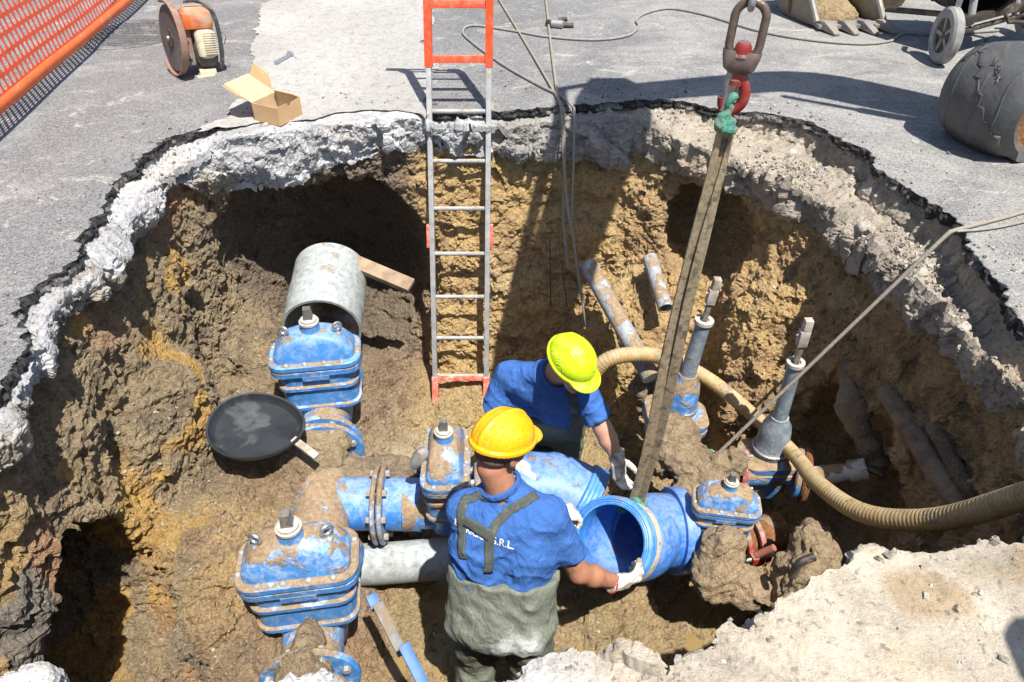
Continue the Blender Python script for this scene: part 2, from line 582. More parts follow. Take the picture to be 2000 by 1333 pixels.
def m_cloth(name, col, dirt=0.2, dirtcol=(0.42, 0.38, 0.32), weave=900, patch=None, wear=None):
    g = NG(name)
    c = g.ramp(g.noise(11, 5, 0.6, 0.4), [(0.3, tuple(q * 0.82 for q in col)), (0.7, tuple(min(1, q * 1.15) for q in col))])
    dm = g.ramp(g.noise(16, 7, 0.72, 0.6), [(0.72 - dirt * 0.45, 0.0), (0.86 - dirt * 0.4, min(0.9, 0.35 + dirt))])
    c = g.mix(dm, c, dirtcol)
    if patch:
        for (pc, pr, pcol, amt) in patch:
            d = g.n('ShaderNodeVectorMath', operation='DISTANCE'); g.put(d.inputs[0], g.pos()); d.inputs[1].default_value = pc
            f = g.ma('SUBTRACT', g.ma('ADD', g.ma('MULTIPLY', g.ma('SUBTRACT', 1.0, g.ma('DIVIDE', d.outputs['Value'], pr)), 0.9), g.noise(18, 6, 0.7, 0.6)), 0.5)
            c = g.mix(g.ramp(f, [(0.1, 0.0), (0.5, amt)]), c, pcol)
    h = g.ma('ADD', g.ma('MULTIPLY', g.noise(weave, 2), 0.10), g.ma('ADD', g.noise(17, 5, 0.55, 1.8, g.scale(g.pos(), (1.0, 1.0, 0.45), (0.3, 0.5, 0.0))), g.ma('MULTIPLY', g.noise(48, 3, 0.5, 1.0, g.scale(g.pos(), (1.0, 1.0, 0.5), (0.0, 0.7, 0.2))), 0.35)))
    m = g.done(c, 0.88, g.bump(h, 0.75, 0.022), spec=0.2)
    return m

BLUE = (0.062, 0.235, 0.57)
M = {}
M['asphalt'] = m_asphalt()
M['asphalt_core'] = m_simple('broken asphalt', (0.035, 0.034, 0.036), 0.95, var=0.7, sc=70, dirt=0.45, dirtcol=(0.13, 0.125, 0.12), bump=1.0, bd=0.012)
M['concrete'] = m_tinted('broken concrete', 80, 0.42, 0.7, 0.013, pits=0.55)
M['soil'] = m_tinted('dug soil', 70, 0.78, 1.0, 0.030, speckamt=0.9)
M['mud'] = m_tinted('drying mud', 60, 0.7, 1.0, 0.022)
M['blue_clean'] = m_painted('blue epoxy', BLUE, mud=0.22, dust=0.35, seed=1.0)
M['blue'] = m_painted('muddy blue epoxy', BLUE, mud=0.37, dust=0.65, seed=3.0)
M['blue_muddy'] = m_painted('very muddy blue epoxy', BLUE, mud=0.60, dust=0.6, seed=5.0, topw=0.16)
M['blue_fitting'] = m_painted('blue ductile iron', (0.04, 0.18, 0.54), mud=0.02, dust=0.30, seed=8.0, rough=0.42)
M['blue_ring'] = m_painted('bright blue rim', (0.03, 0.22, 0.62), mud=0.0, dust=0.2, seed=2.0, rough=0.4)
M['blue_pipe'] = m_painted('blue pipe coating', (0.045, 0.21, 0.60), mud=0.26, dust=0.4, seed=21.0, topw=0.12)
M['blue_bar'] = m_simple('blue bar paint', (0.02, 0.13, 0.44), 0.5, var=0.2, sc=20, dirt=0.25)
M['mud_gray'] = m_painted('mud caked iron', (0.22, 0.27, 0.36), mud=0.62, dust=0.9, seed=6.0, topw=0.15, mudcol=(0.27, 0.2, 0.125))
M['stem'] = m_painted('grey telescopic tube', (0.17, 0.21, 0.25), mud=0.30, dust=0.9, seed=4.0, topw=0.05, dust_sheen_col=(0.42, 0.41, 0.38), scale=14)
M['steel'] = m_simple('dull steel', (0.32, 0.31, 0.29), 0.45, 0.7, 0.25, 40, dirt=0.35, dirtcol=(0.40, 0.34, 0.26))
M['zinc'] = m_simple('galvanised steel', (0.45, 0.47, 0.49), 0.42, 0.75, 0.2, 60, dirt=0.2, dirtcol=(0.45, 0.42, 0.38))
M['bolt'] = m_simple('dusty bolt heads', (0.42, 0.40, 0.36), 0.6, 0.3, 0.25, 60, dirt=0.45, dirtcol=(0.45, 0.36, 0.24))
M['washer'] = m_simple('pale dusty collar', (0.46, 0.43, 0.37), 0.8, 0.0, 0.2, 50)
M['red_clamp'] = m_painted('red clamp paint', (0.33, 0.025, 0.018), mud=0.28, dust=0.3, seed=9.0)
M['red_hook'] = m_painted('red hook paint', (0.25, 0.02, 0.014), mud=0.40, dust=0.1, seed=7.0, chips=(0.10, 0.07, 0.06), mudcol=(0.14, 0.10, 0.08))
M['green_cap'] = m_simple('green plastic', (0.05, 0.36, 0.18), 0.5, dirt=0.2)
M['green_wrap'] = m_simple('green tape wrap', (0.10, 0.34, 0.24), 0.8, var=0.5, sc=70, dirt=0.35, dirtcol=(0.25, 0.30, 0.24), bump=0.8, bd=0.01)
M['rust'] = m_simple('rust', (0.22, 0.095, 0.035), 0.95, var=0.5, sc=60, dirt=0.35, bump=0.9, bd=0.006)
M['brown_iron'] = m_simple('brown forged iron', (0.17, 0.125, 0.105), 0.42, 0.55, var=0.3, sc=35, dirt=0.25, dirtcol=(0.2, 0.13, 0.1))
M['dark_iron'] = m_simple('dark dirty iron', (0.06, 0.05, 0.045), 0.6, 0.4, var=0.4, sc=30, dirt=0.35, dirtcol=(0.2, 0.16, 0.12))
M['alu'] = m_painted('worn aluminium', (0.32, 0.325, 0.33), mud=0.20, dust=0.35, seed=12.0, rough=0.45, dust_sheen_col=(0.62, 0.58, 0.52), mudcol=(0.42, 0.35, 0.26))
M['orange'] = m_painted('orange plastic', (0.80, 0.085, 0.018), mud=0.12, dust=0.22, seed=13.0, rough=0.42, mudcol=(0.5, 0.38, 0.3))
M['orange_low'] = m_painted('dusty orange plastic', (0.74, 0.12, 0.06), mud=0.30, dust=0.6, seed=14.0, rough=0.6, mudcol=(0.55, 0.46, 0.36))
M['net'] = m_simple('orange netting', (0.72, 0.085, 0.03), 0.55, var=0.15, sc=20)
M['net_band'] = m_simple('orange net selvedge', (0.80, 0.15, 0.035), 0.5, var=0.15, sc=12, dirt=0.15, dirtcol=(0.7, 0.45, 0.3))
M['card'] = m_simple('cardboard', (0.50, 0.325, 0.165), 0.9, var=0.12, sc=12, bump=0.1)
M['card_in'] = m_simple('cardboard inside', (0.58, 0.42, 0.245), 0.9, var=0.1, sc=12, bump=0.1)
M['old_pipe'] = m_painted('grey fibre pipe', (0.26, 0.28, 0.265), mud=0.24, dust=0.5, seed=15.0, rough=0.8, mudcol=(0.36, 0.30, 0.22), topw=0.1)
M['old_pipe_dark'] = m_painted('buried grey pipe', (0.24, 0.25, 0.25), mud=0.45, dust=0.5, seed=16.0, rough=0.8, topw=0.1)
M['mud_pipe'] = m_simple('mud coated pipe', (0.25, 0.185, 0.125), 0.95, var=0.45, sc=16, dirt=0.4, dirtcol=(0.36, 0.28, 0.19), bump=1.0, bd=0.02)
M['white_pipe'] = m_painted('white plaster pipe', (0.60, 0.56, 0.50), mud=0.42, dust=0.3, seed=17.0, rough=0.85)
M['hose'] = m_painted('yellow ribbed hose', (0.38, 0.255, 0.09), mud=0.38, dust=0.6, seed=18.0, rough=0.6, mudcol=(0.33, 0.26, 0.17), dust_sheen_col=(0.52, 0.44, 0.31), topw=0.06)
M['rubber_pan'] = m_simple('black rubber', (0.026, 0.029, 0.033), 0.4, var=0.3, sc=9, dirt=0.10, dirtcol=(0.10, 0.105, 0.11))
M['wood'] = m_simple('weathered plank', (0.30, 0.22, 0.145), 0.9, var=0.3, sc=14, dirt=0.3, bump=0.5)
M['grey_wood'] = m_simple('dusty grey wood', (0.42, 0.37, 0.31), 0.9, var=0.3, sc=18, dirt=0.2, bump=0.4)
M['webbing'] = m_simple('dirty lifting webbing', (0.32, 0.25, 0.155), 0.95, var=0.35, sc=70, dirt=0.35, dirtcol=(0.16, 0.13, 0.085), bump=0.9, bd=0.004)
M['webbing_clean'] = m_simple('cream lifting webbing', (0.55, 0.50, 0.37), 0.9, var=0.2, sc=80, dirt=0.2, bump=0.7, bd=0.003)
M['rope'] = m_simple('worn rope', (0.30, 0.27, 0.215), 0.9, var=0.3, sc=120, bump=0.6)
M['cable'] = m_simple('grey cable', (0.27, 0.265, 0.24), 0.7, var=0.2, sc=40)
M['tyre'] = m_simple('worn rubber', (0.075, 0.077, 0.078), 0.62, var=0.3, sc=7, dirt=0.38, dirtcol=(0.155, 0.15, 0.14), bump=0.3, bd=0.01)
M['wheel_grey'] = m_simple('dusty grey wheel', (0.27, 0.27, 0.26), 0.85, var=0.25, sc=20, dirt=0.3, dirtcol=(0.4, 0.37, 0.32))
M['bucket'] = m_simple('scoured bucket steel', (0.26, 0.245, 0.22), 0.6, 0.25, var=0.25, sc=9, dirt=0.45, dirtcol=(0.36, 0.31, 0.25))
M['machine'] = m_simple('grey machine paint', (0.30, 0.30, 0.29), 0.5, var=0.1, sc=5, dirt=0.3)
M['machine_dark'] = m_simple('dark machine paint', (0.05, 0.05, 0.05), 0.5, var=0.2, sc=8, dirt=0.3, dirtcol=(0.2, 0.18, 0.15))
M['saw_orange'] = m_simple('orange saw housing', (0.55, 0.12, 0.025), 0.45, var=0.15, sc=12, dirt=0.25, dirtcol=(0.5, 0.35, 0.24))
M['saw_guard'] = m_simple('dusty rusty guard', (0.25, 0.15, 0.11), 0.8, var=0.25, sc=14, dirt=0.35, dirtcol=(0.40, 0.31, 0.25))
M['saw_cream'] = m_simple('cream saw cover', (0.60, 0.53, 0.38), 0.65, var=0.15, sc=15, dirt=0.2, dirtcol=(0.35, 0.28, 0.2))
M['disc'] = m_simple('abrasive disc', (0.085, 0.083, 0.08), 0.75, var=0.2, sc=8, dirt=0.2, dirtcol=(0.16, 0.15, 0.14))
M['tube_dark'] = m_simple('black handle tube', (0.05, 0.055, 0.055), 0.5, var=0.3, sc=30, dirt=0.4, dirtcol=(0.22, 0.21, 0.19))
M['water'] = NG('muddy water').done((0.36, 0.235, 0.085), 0.12, spec=0.5)
g = NG('muddy puddle')
M['water'] = g.done(g.ramp(g.noise(4, 4, 0.6), [(0.3, (0.22, 0.155, 0.065)), (0.7, (0.30, 0.21, 0.09))]), g.ramp(g.noise(9, 3), [(0.4, 0.1), (0.7, 0.3)]), g.bump(g.noise(14, 3), 0.06, 0.01))
M['skin_front'] = m_simple('tanned skin', (0.40, 0.185, 0.11), 0.55, var=0.12, sc=45, bump=0.15, bd=0.003, dirt=0.1, dirtcol=(0.30, 0.15, 0.10))
M['skin_rear'] = m_simple('fair skin', (0.52, 0.29, 0.20), 0.55, var=0.10, sc=45, bump=0.12, bd=0.003)
M['hair'] = m_simple('short dark hair', (0.035, 0.025, 0.02), 0.75, var=0.6, sc=160, bump=1.0, bd=0.004)
M['hair_front'] = m_simple('cropped hair', (0.17, 0.085, 0.055), 0.7, var=0.5, sc=200, bump=0.8, bd=0.003)
M['shirt'] = m_cloth('blue work shirt', (0.055, 0.155, 0.45), dirt=0.24, dirtcol=(0.30, 0.28, 0.27))
M['waders_front'] = m_cloth('grey green waders', (0.20, 0.22, 0.175), dirt=0.40, dirtcol=(0.32, 0.32, 0.27),
    patch=[((0.03, 1.48, -1.16), 0.17, (0.62, 0.66, 0.64), 0.95), ((-0.05, 1.50, -1.42), 0.22, (0.17, 0.12, 0.06), 0.9)])
M['waders_rear'] = m_cloth('green waders', (0.155, 0.18, 0.13), dirt=0.22, dirtcol=(0.24, 0.24, 0.18))
M['strap'] = m_simple('dark grey braces', (0.075, 0.085, 0.075), 0.9, var=0.2, sc=60, dirt=0.2, dirtcol=(0.2, 0.2, 0.17))
M['glove'] = m_simple('dirty white glove', (0.66, 0.63, 0.57), 0.9, var=0.15, sc=50, dirt=0.42, dirtcol=(0.42, 0.32, 0.21), bump=0.4)
M['glove_red'] = m_simple('red cuff', (0.42, 0.04, 0.04), 0.9)
M['helmet_yellow'] = m_simple('yellow helmet plastic', (0.88, 0.43, 0.006), 0.3, var=0.03, sc=20, dirt=0.0, dirtcol=(0.55, 0.30, 0.03), bump=0.02)
M['helmet_lime'] = m_simple('fluorescent lime helmet plastic', (0.60, 0.80, 0.012), 0.34, var=0.03, sc=26, dirt=-0.05, dirtcol=(0.30, 0.36, 0.05), bump=0.02)
def m_helmet(name, col, dark, sc):
    g = NG(name)
    p = g.obj()
    c = g.ramp(g.noise(9, 3), [(0.3, tuple(q * 0.94 for q in col)), (0.7, col)])
    scr = g.ramp(g.noise(70, 3, 0.6, 0.8, g.scale(p, (1, 0.12, 0.5), (0.5, 0.2, 0.7))), [(0.70, 0.0), (0.735, 0.55)])
    c = g.mix(scr, c, dark)
    spot = g.ramp(g.noise(sc, 5, 0.75, 0.3), [(0.70, 0.0), (0.74, 0.6)])
    c = g.mix(spot, c, dark)
    du = g.ramp(g.noise(16, 6, 0.7, 0.6), [(0.5, 0.0), (0.8, 0.35)])
    c = g.mix(du, c, tuple(min(1, q * 0.6 + 0.25) for q in col))
    return g.done(c, g.ramp(g.noise(30, 4), [(0.3, 0.26), (0.7, 0.46)]), g.bump(scr, 0.15, 0.002))
M['helmet_yellow'] = m_helmet('yellow helmet shell', (0.88, 0.43, 0.006), (0.42, 0.22, 0.03), 34)
M['helmet_lime'] = m_helmet('fluorescent lime helmet shell', (0.60, 0.80, 0.012), (0.12, 0.13, 0.06), 42)
M['gravel'] = m_simple('stony sub base', (0.30, 0.28, 0.26), 0.95, var=0.5, sc=60, dirt=0.4, dirtcol=(0.16, 0.155, 0.15), bump=1.0, bd=0.012)
M['white_print'] = m_simple('white shirt print', (0.78, 0.80, 0.82), 0.8, var=0.05, sc=80, dirt=0.1)
M['manhole'] = m_simple('worn cast iron cover', (0.14, 0.14, 0.14), 0.75, 0.2, var=0.3, sc=25, dirt=0.35, dirtcol=(0.3, 0.29, 0.27))
M['rag'] = m_simple('pale rag', (0.60, 0.55, 0.46), 0.9, dirt=0.3)
M['eye_white'] = m_simple('eye', (0.6, 0.55, 0.5), 0.4, var=0.05)
# ------------------------------------------------------------------ the street, the broken slab and the dug pit
# each entry: asphalt edge (x, y), inner edge of the concrete below it (x, y), level of that shelf, underside
RIM = [
    ((-1.95, 0.25), (-1.30, 0.84), -0.010, -0.30), ((-1.35, -0.70), (-1.14, 0.83), -0.010, -0.30), ((-1.10, -0.90), (-1.03, 0.81), -0.010, -0.30),
    ((-0.95, -0.90), (-0.92, 0.66), -0.03, -0.30), ((-0.80, -0.90), (-0.74, 0.77), -0.015, -0.30), ((-0.55, -0.90), (-0.55, 0.815), -0.015, -0.28),
    ((-0.40, -0.90), (-0.41, 0.825), -0.015, -0.28), ((-0.28, -0.90), (-0.28, 0.785), -0.02, -0.28), ((-0.15, -0.90), (-0.15, 0.73), -0.03, -0.28),
    ((-0.03, -0.90), (-0.03, 0.80), -0.03, -0.28), ((0.10, -0.90), (0.10, 0.875), -0.035, -0.26), ((0.20, -0.90), (0.20, 0.905), -0.035, -0.26),
    ((0.32, -0.90), (0.33, 0.86), -0.02, -0.26), ((0.42, -0.90), (0.44, 0.90), -0.012, -0.26), ((0.56, -0.90), (0.54, 0.955), -0.010, -0.28),
    ((0.72, -0.90), (0.69, 1.05), -0.010, -0.28), ((0.85, -0.90), (0.79, 1.10), -0.010, -0.28), ((1.02, -0.90), (0.93, 1.165), -0.010, -0.28),
    ((1.35, -0.85), (1.10, 1.165), -0.010, -0.28), ((2.0, -0.60), (1.22, 1.20), -0.015, -0.28), ((2.6, 0.10), (1.42, 1.235), -0.03, -0.28),
    ((2.55, 0.80), (1.72, 1.32), -0.05, -0.30), ((2.15, 1.55), (1.82, 1.58), -0.12, -0.35), ((1.90, 1.88), (1.78, 1.84), -0.15, -0.35), ((1.84, 2.15), (1.775, 2.12), -0.18, -0.36),
    ((1.87, 2.42), (1.755, 2.42), -0.18, -0.36), ((1.89, 2.66), (1.72, 2.70), -0.18, -0.36), ((1.93, 2.95), (1.69, 2.96), -0.18, -0.36),
    ((1.83, 3.36), (1.63, 3.22), -0.18, -0.36), ((1.78, 3.72), (1.49, 3.50), -0.16, -0.35), ((1.66, 3.96), (1.33, 3.71), -0.16, -0.35),
    ((1.46, 4.12), (1.10, 3.89), -0.13, -0.33), ((1.19, 4.21), (0.86, 4.05), -0.09, -0.32), ((0.92, 4.33), (0.74, 4.17), -0.07, -0.31),
    ((0.66, 4.30), (0.55, 4.17), -0.065, -0.30), ((0.30, 4.23), (0.28, 4.15), -0.062, -0.29), ((0.05, 4.18), (0.05, 4.10), -0.062, -0.28),
    ((-0.16, 4.16), (-0.15, 4.09), -0.062, -0.27), ((-0.42, 4.17), (-0.42, 4.07), -0.06, -0.27), ((-0.58, 4.27), (-0.55, 4.03), -0.006, -0.30),
    ((-0.72, 4.27), (-0.71, 4.00), -0.004, -0.25), ((-0.90, 4.22), (-0.89, 3.96), -0.004, -0.24), ((-1.10, 4.16), (-1.10, 3.90), -0.004, -0.29),
    ((-1.33, 4.09), (-1.33, 3.83), -0.004, -0.33), ((-1.52, 4.02), (-1.52, 3.78), -0.006, -0.32), ((-1.72, 3.88), (-1.645, 3.70), -0.05, -0.31),
    ((-1.83, 3.74), (-1.731, 3.591), -0.070, -0.20), ((-1.88, 3.58), (-1.768, 3.419), -0.070, -0.20), ((-1.87, 3.28), (-1.765, 3.168), -0.070, -0.19),
    ((-1.85, 2.98), (-1.769, 2.918), -0.070, -0.19), ((-1.81, 2.72), (-1.742, 2.683), -0.070, -0.19), ((-1.77, 2.49), (-1.702, 2.459), -0.070, -0.19),
    ((-1.80, 2.28), (-1.738, 2.230), -0.070, -0.18), ((-1.72, 2.05), (-1.695, 2.007), -0.075, -0.17), ((-1.67, 1.88), (-1.651, 1.830), -0.075, -0.20),
    ((-1.62, 1.72), (-1.601, 1.670), -0.075, -0.20), ((-1.68, 1.50), (-1.618, 1.450), -0.07, -0.17), ((-1.78, 1.20), (-1.668, 1.169), -0.06, -0.20),
    ((-1.90, 0.80), (-1.652, 0.893), -0.03, -0.30),
]
NR = 2200
def ring_interp(vals, n=NR):
    """periodic catmull-rom through the control rows, n samples"""
    K = np.asarray(vals, np.float32); m = len(K)
    t = np.arange(n) / n * m
    i = t.astype(int); f = (t - i)[:, None]
    a, b, c, d = K[(i - 1) % m], K[i % m], K[(i + 1) % m], K[(i + 2) % m]
    return 0.5 * ((2 * b) + (c - a) * f + (2 * a - 5 * b + 4 * c - d) * f * f + (3 * b - a - 3 * c + d) * f ** 3)

R_all = ring_interp([(*a, *c, z, zb) for a, c, z, zb in RIM])
A2, C2, ZC, ZB = R_all[:, :2], R_all[:, 2:4], R_all[:, 4], R_all[:, 5]

def ring_normal(P):
    t = np.roll(P, -3, 0) - np.roll(P, 3, 0)
    t /= np.linalg.norm(t, axis=1)[:, None] + 1e-9
    n = np.stack([t[:, 1], -t[:, 0]], 1)          # away from the pit for a loop that runs anticlockwise
    c = P.mean(0)
    return n if ((P - c) * n).sum() > 0 else -n

def p3(P, z=0.0):
    return np.concatenate([P, np.full((len(P), 1), z, np.float32)], 1).astype(np.float32)

nA = ring_normal(A2)
inview = (A2[:, 1] > 0.9)[:, None]
A2j = A2 + nA * (0.030 * fbm(p3(A2), 5, 3) + 0.016 * fbm(p3(A2), 26, 3))[:, None] * inview
w1_, w2_, wv_ = worley(p3(C2), 9.0)
nC = ring_normal(C2)
C2j = C2 + nC * (0.026 * fbm(p3(C2, 3.0), 6, 3) + 0.012 * fbm(p3(C2, 5.0), 28, 3))[:, None]

# street: asphalt skin from its broken edge out to the far side of everything
ang = np.arctan2(A2j[:, 1] - 2.4, A2j[:, 0])
far = np.stack([np.cos(ang) * 90, 2.4 + np.sin(ang) * 90], 1)
rows = []
TH = 0.055
for k, (dz, ins) in enumerate(((-TH - 0.03, -0.025), (-TH, -0.012), (-0.040, 0.004), (-0.025, 0.0), (-0.010, 0.001), (-0.002, -0.001))):
    P = A2j - nA * ins
    q = p3(P, 0) + np.array((0, 0, k * 0.7 + 1), np.float32)
    P = P + nA * (0.010 * fbm(q, 30, 3) + 0.006 * fbm(q, 80, 2))[:, None]
    rows.append(p3(P, dz))
for t in (0.0, 0.0003, 0.0012, 0.004, 0.012, 0.04, 0.15, 0.45, 1.0):
    P = A2j + nA * 0.006 + (far - A2j) * t
    rows.append(p3(P, 0.0))
V = np.concatenate(rows)
Q = []; MI = []
for r in range(len(rows) - 1):
    k = np.arange(NR); k2 = (k + 1) % NR
    Q.append(np.stack([r * NR + k, r * NR + k2, (r + 1) * NR + k2, (r + 1) * NR + k], 1)); MI.append(np.full(NR, 1 if r < 5 else 0))
Q = np.concatenate(Q); MI = np.concatenate(MI).astype(np.int32)
gn_ = fbm(p3(A2), 7.0, 3)
for r in range(4):
    seg = slice(r * NR, (r + 1) * NR)
    MI[seg] = np.where(gn_ > (-0.45, -0.1, 0.12, 0.4)[r], 2, 1)
me = mesh_np('street', V, Q, True)
me.polygons.foreach_set('material_index', MI)
me.polygons.foreach_set('use_smooth', MI == 0)
street = kind(add_obj('street', me, [M['asphalt'], M['asphalt_core'], M['gravel']]), 'structure')
if get_n(me)[-1][2] < 0: me.flip_normals()

# concrete slab below the asphalt: shelf, broken face, underside
NTOP, NSIDE = 42, 30
rows = []
NDROP = 9
for s in range(NTOP):
    if s < 2:
        P = A2j + nA * (0.12 - 0.10 * s); z = np.minimum(ZC, -0.062) if s == 0 else np.where(A2[:, 1] > 1.4, np.minimum(np.full(NR, -0.062), np.maximum(ZC, -0.062)), ZC)
    elif s < NDROP:
        f = (s - 1) / (NDROP - 1.0)
        P = A2j + nA * (0.02 - 0.035 * f); z = np.where(A2[:, 1] > 1.4, np.minimum(-0.062, -0.062 + (ZC + 0.062) * f), ZC)
    else:
        t = 1 - (1 - (s - NDROP + 1) / (NTOP - NDROP)) ** 1.9
        P = (A2j - nA * 0.015) * (1 - t) + C2j * t; z = ZC * 1.0
    rows.append(np.concatenate([P, z[:, None]], 1))
for s in range(1, NSIDE + 1):
    t = s / NSIDE
    bul = 0.018 * math.sin(t * math.pi) - 0.015 * t
    P = C2j - nC * bul
    rows.append(np.concatenate([P, (ZC + (ZB - ZC) * t)[:, None]], 1))
for t in (0.04, 0.10, 0.22, 0.5):
    rows.append(np.concatenate([C2j + nC * t, (ZB - 0.0 * t)[:, None]], 1))
V = np.concatenate(rows).astype(np.float32)
k = np.arange(NR); k2 = (k + 1) % NR
Q = np.concatenate([np.stack([r * NR + k, r * NR + k2, (r + 1) * NR + k2, (r + 1) * NR + k], 1) for r in range(len(rows) - 1)])
me = mesh_np('concrete_slab', V, Q, True)
if get_n(me)[10 * NR + 5][2] < 0:
    me.flip_normals()
N_ = get_n(me)
rowi = np.repeat(np.arange(len(rows)), NR)
onside = ((rowi >= NTOP - 2) & (rowi < NTOP + NSIDE + 1)).astype(np.float32)
ontop = (rowi < NTOP - 1).astype(np.float32)
d_side = 0.036 * fbm(V, 4, 4) + facets(V, 3.4, 0.065) + facets(V, 11, 0.022) + 0.009 * fbm(V, 16, 3) + 0.006 * fbm(V, 45, 3) + 0.004 * fbm(V, 110, 2)
shelf = np.repeat((ZC[None, :] < -0.05).astype(np.float32), len(rows), 0).ravel()
near = (V[:, 1] < 1.9).astype(np.float32) * (1 - shelf)
d_top = (0.026 * fbm(V, 5, 4) + 0.012 * fbm(V, 55, 3) + facets(V, 6, 0.022) + 0.008 * fbm(V, 24, 3)) * shelf + (0.005 * fbm(V, 9, 4) + 0.0025 * fbm(V, 60, 2)) * (1 - shelf)
under = np.repeat(np.concatenate([np.linspace(0, 1, 6) ** 0.7, np.ones(len(rows) - 6)]), NR)
disp = (d_side * onside + d_top * ontop) * under
V2 = V + N_ * disp[:, None]
V2[:, 2] = np.where(ontop > 0, np.minimum(V2[:, 2], 0.02), V2[:, 2])
first = rowi < 2
V2[first] = V[first]
set_v(me, V2)
# real colours of the concrete round the pit: chalk white to the left and back, sandy to the right and near
x, y, z = V2.T
nz_ = fbm(V2, 2.0, 3); nf = fbm(V2, 9.0, 3)
white = np.array((0.50, 0.51, 0.53)); sand = np.array((0.39, 0.34, 0.275)); grey = np.array((0.36, 0.345, 0.33)); cream = np.array((0.51, 0.445, 0.355))
w_left = ss(0.0, -0.5, x + 0.15 * nz_)
C = grey + (white - grey) * w_left[:, None]
w_right = ss(0.55, 1.0, x + 0.2 * nz_) * ss(1.4, 2.0, y)
C = C + (sand - C) * w_right[:, None]
w_near = ss(1.75, 1.4, y) * ss(-0.2, 0.3, x)
C = C + (cream - C) * w_near[:, None]
C = C + (np.array((0.58, 0.58, 0.58)) - C) * (ss(1.6, 1.3, y) * ss(0.25, 0.0, x))[:, None]
earthy = np.maximum(ss(0.30, 0.6, nz_ + 0.4 * nf) * 0.55 * (1 - 0.6 * w_left), ss(-0.10, -0.24, z + 0.10 * nz_ + 0.05 * nf) * 0.75 * ss(-1.45, -1.6, x))
C = C + (np.array((0.36, 0.27, 0.17)) - C) * earthy[:, None]
for (bx, by, rx, ry, am) in ((0.99, 1.02, 0.10, 0.07, 0.85), (1.28, 1.10, 0.16, 0.08, 0.9), (0.95, 0.86, 0.05, 0.03, 0.5)):
    C = C + (np.array((0.33, 0.235, 0.135)) - C) * (am * ss(0.0, 0.9, 1.15 - ((x - bx) / rx) ** 2 - ((y - by) / ry) ** 2 + 0.9 * nf))[:, None]
C *= (0.98 + 0.22 * nf + 0.10 * nz_)[:, None]
vcol(me, np.clip(C, 0.02, 0.85))
fl_ = np.repeat(np.arange(len(rows) - 1), NR)
me.polygons.foreach_set('use_smooth', (fl_ < NTOP - 6) & (fl_ > NDROP))
slab = kind(add_obj('concrete_slab', me, M['concrete']), 'structure')

# pale concrete strip in the street surface behind the pit
def strip_x(y):
    yy = np.asarray(y, np.float32)
    L = np.interp(yy, [3.70, 3.95, 4.35, 4.75, 5.1, 6.0, 6.75, 9, 14], [-1.72, -1.70, -1.62, -1.62, -1.72, -1.98, -2.00, -2.3, -3.0])
    R = np.interp(yy, [3.9, 5.0, 7.0, 14], [-0.50, -0.52, -0.70, -1.2])
    return L, R
ny, nx = 420, 50
ys = 3.84 + (14 - 3.84) * (np.linspace(0, 1, ny) ** 2.0)
Lx, Rx = strip_x(ys)
q = np.stack([np.zeros(ny), ys, np.zeros(ny)], 1)
Lx = Lx + 0.06 * fbm(q, 3, 4, 0.65) + 0.012 * fbm(q, 40, 2); Rx = Rx + 0.07 * fbm(q + 5, 3, 4, 0.65)
tt = np.linspace(0, 1, nx)
X = Lx[:, None] * (1 - tt) + Rx[:, None] * tt
Y = np.repeat(ys[:, None], nx, 1)
order = np.argsort(A2j[:, 0]); bk = A2j[:, 1] > 3.4
xa = A2j[bk, 0]; ya = A2j[bk, 1]; o_ = np.argsort(xa)
yr = np.interp(X, xa[o_], ya[o_])
Y = np.maximum(Y, yr - 0.13 + 0.05 * fbm(np.stack([X.ravel(), np.zeros(X.size), np.zeros(X.size)], 1), 8, 3).reshape(X.shape))
V = np.stack([X.ravel(), Y.ravel(), np.full(X.size, 0.005)], 1)
V[:, 2] += 0.0015 * fbm(V, 30, 3) + 0.001
ii = np.arange((ny - 1) * nx).reshape(ny - 1, nx)[:, :-1].ravel()
Q = np.stack([ii, ii + 1, ii + nx + 1, ii + nx], 1)
me = mesh_np('concrete_strip', V, Q, True)
C = np.full((len(V), 3), 0.43) * np.array((1.0, 0.985, 0.95)) * (1 + 0.14 * fbm(V, 1.5, 4) + 0.05 * fbm(V * np.array((6, 1, 1)), 9, 2))[:, None]
vcol(me, np.clip(C, 0, 0.8))
kind(add_obj('concrete_strip', me, M['concrete']), 'structure')

# soil: a block with the pit taken out of it, caves under the slab and heaps on the floor
DX = 0.02
gx = np.arange(-2.7, 2.7, DX); gy = np.arange(0.0, 5.4, DX)
poly = C2[::6]
def poly_sd(px, py):
    P = np.stack([px.ravel(), py.ravel()], 1).astype(np.float32)
    d2 = np.full(len(P), 1e9, np.float32); ins = np.zeros(len(P), bool)
    n = len(poly)
    for i in range(n):
        a = poly[i]; b = poly[(i + 1) % n]
        e = b - a; w = P - a
        t = np.clip((w @ e) / (e @ e), 0, 1)
        q = w - t[:, None] * e
        d2 = np.minimum(d2, (q * q).sum(1))
        c = (a[1] <= P[:, 1]) != (b[1] <= P[:, 1])
        if abs(e[1]) > 1e-9:
            ins ^= c & (P[:, 0] < a[0] + (P[:, 1] - a[1]) / e[1] * e[0])
    d = np.sqrt(d2)
    return np.where(ins, -d, d).reshape(px.shape)
gX, gY = np.meshgrid(gx[::2], gy[::2], indexing='ij')
SD = poly_sd(gX, gY)
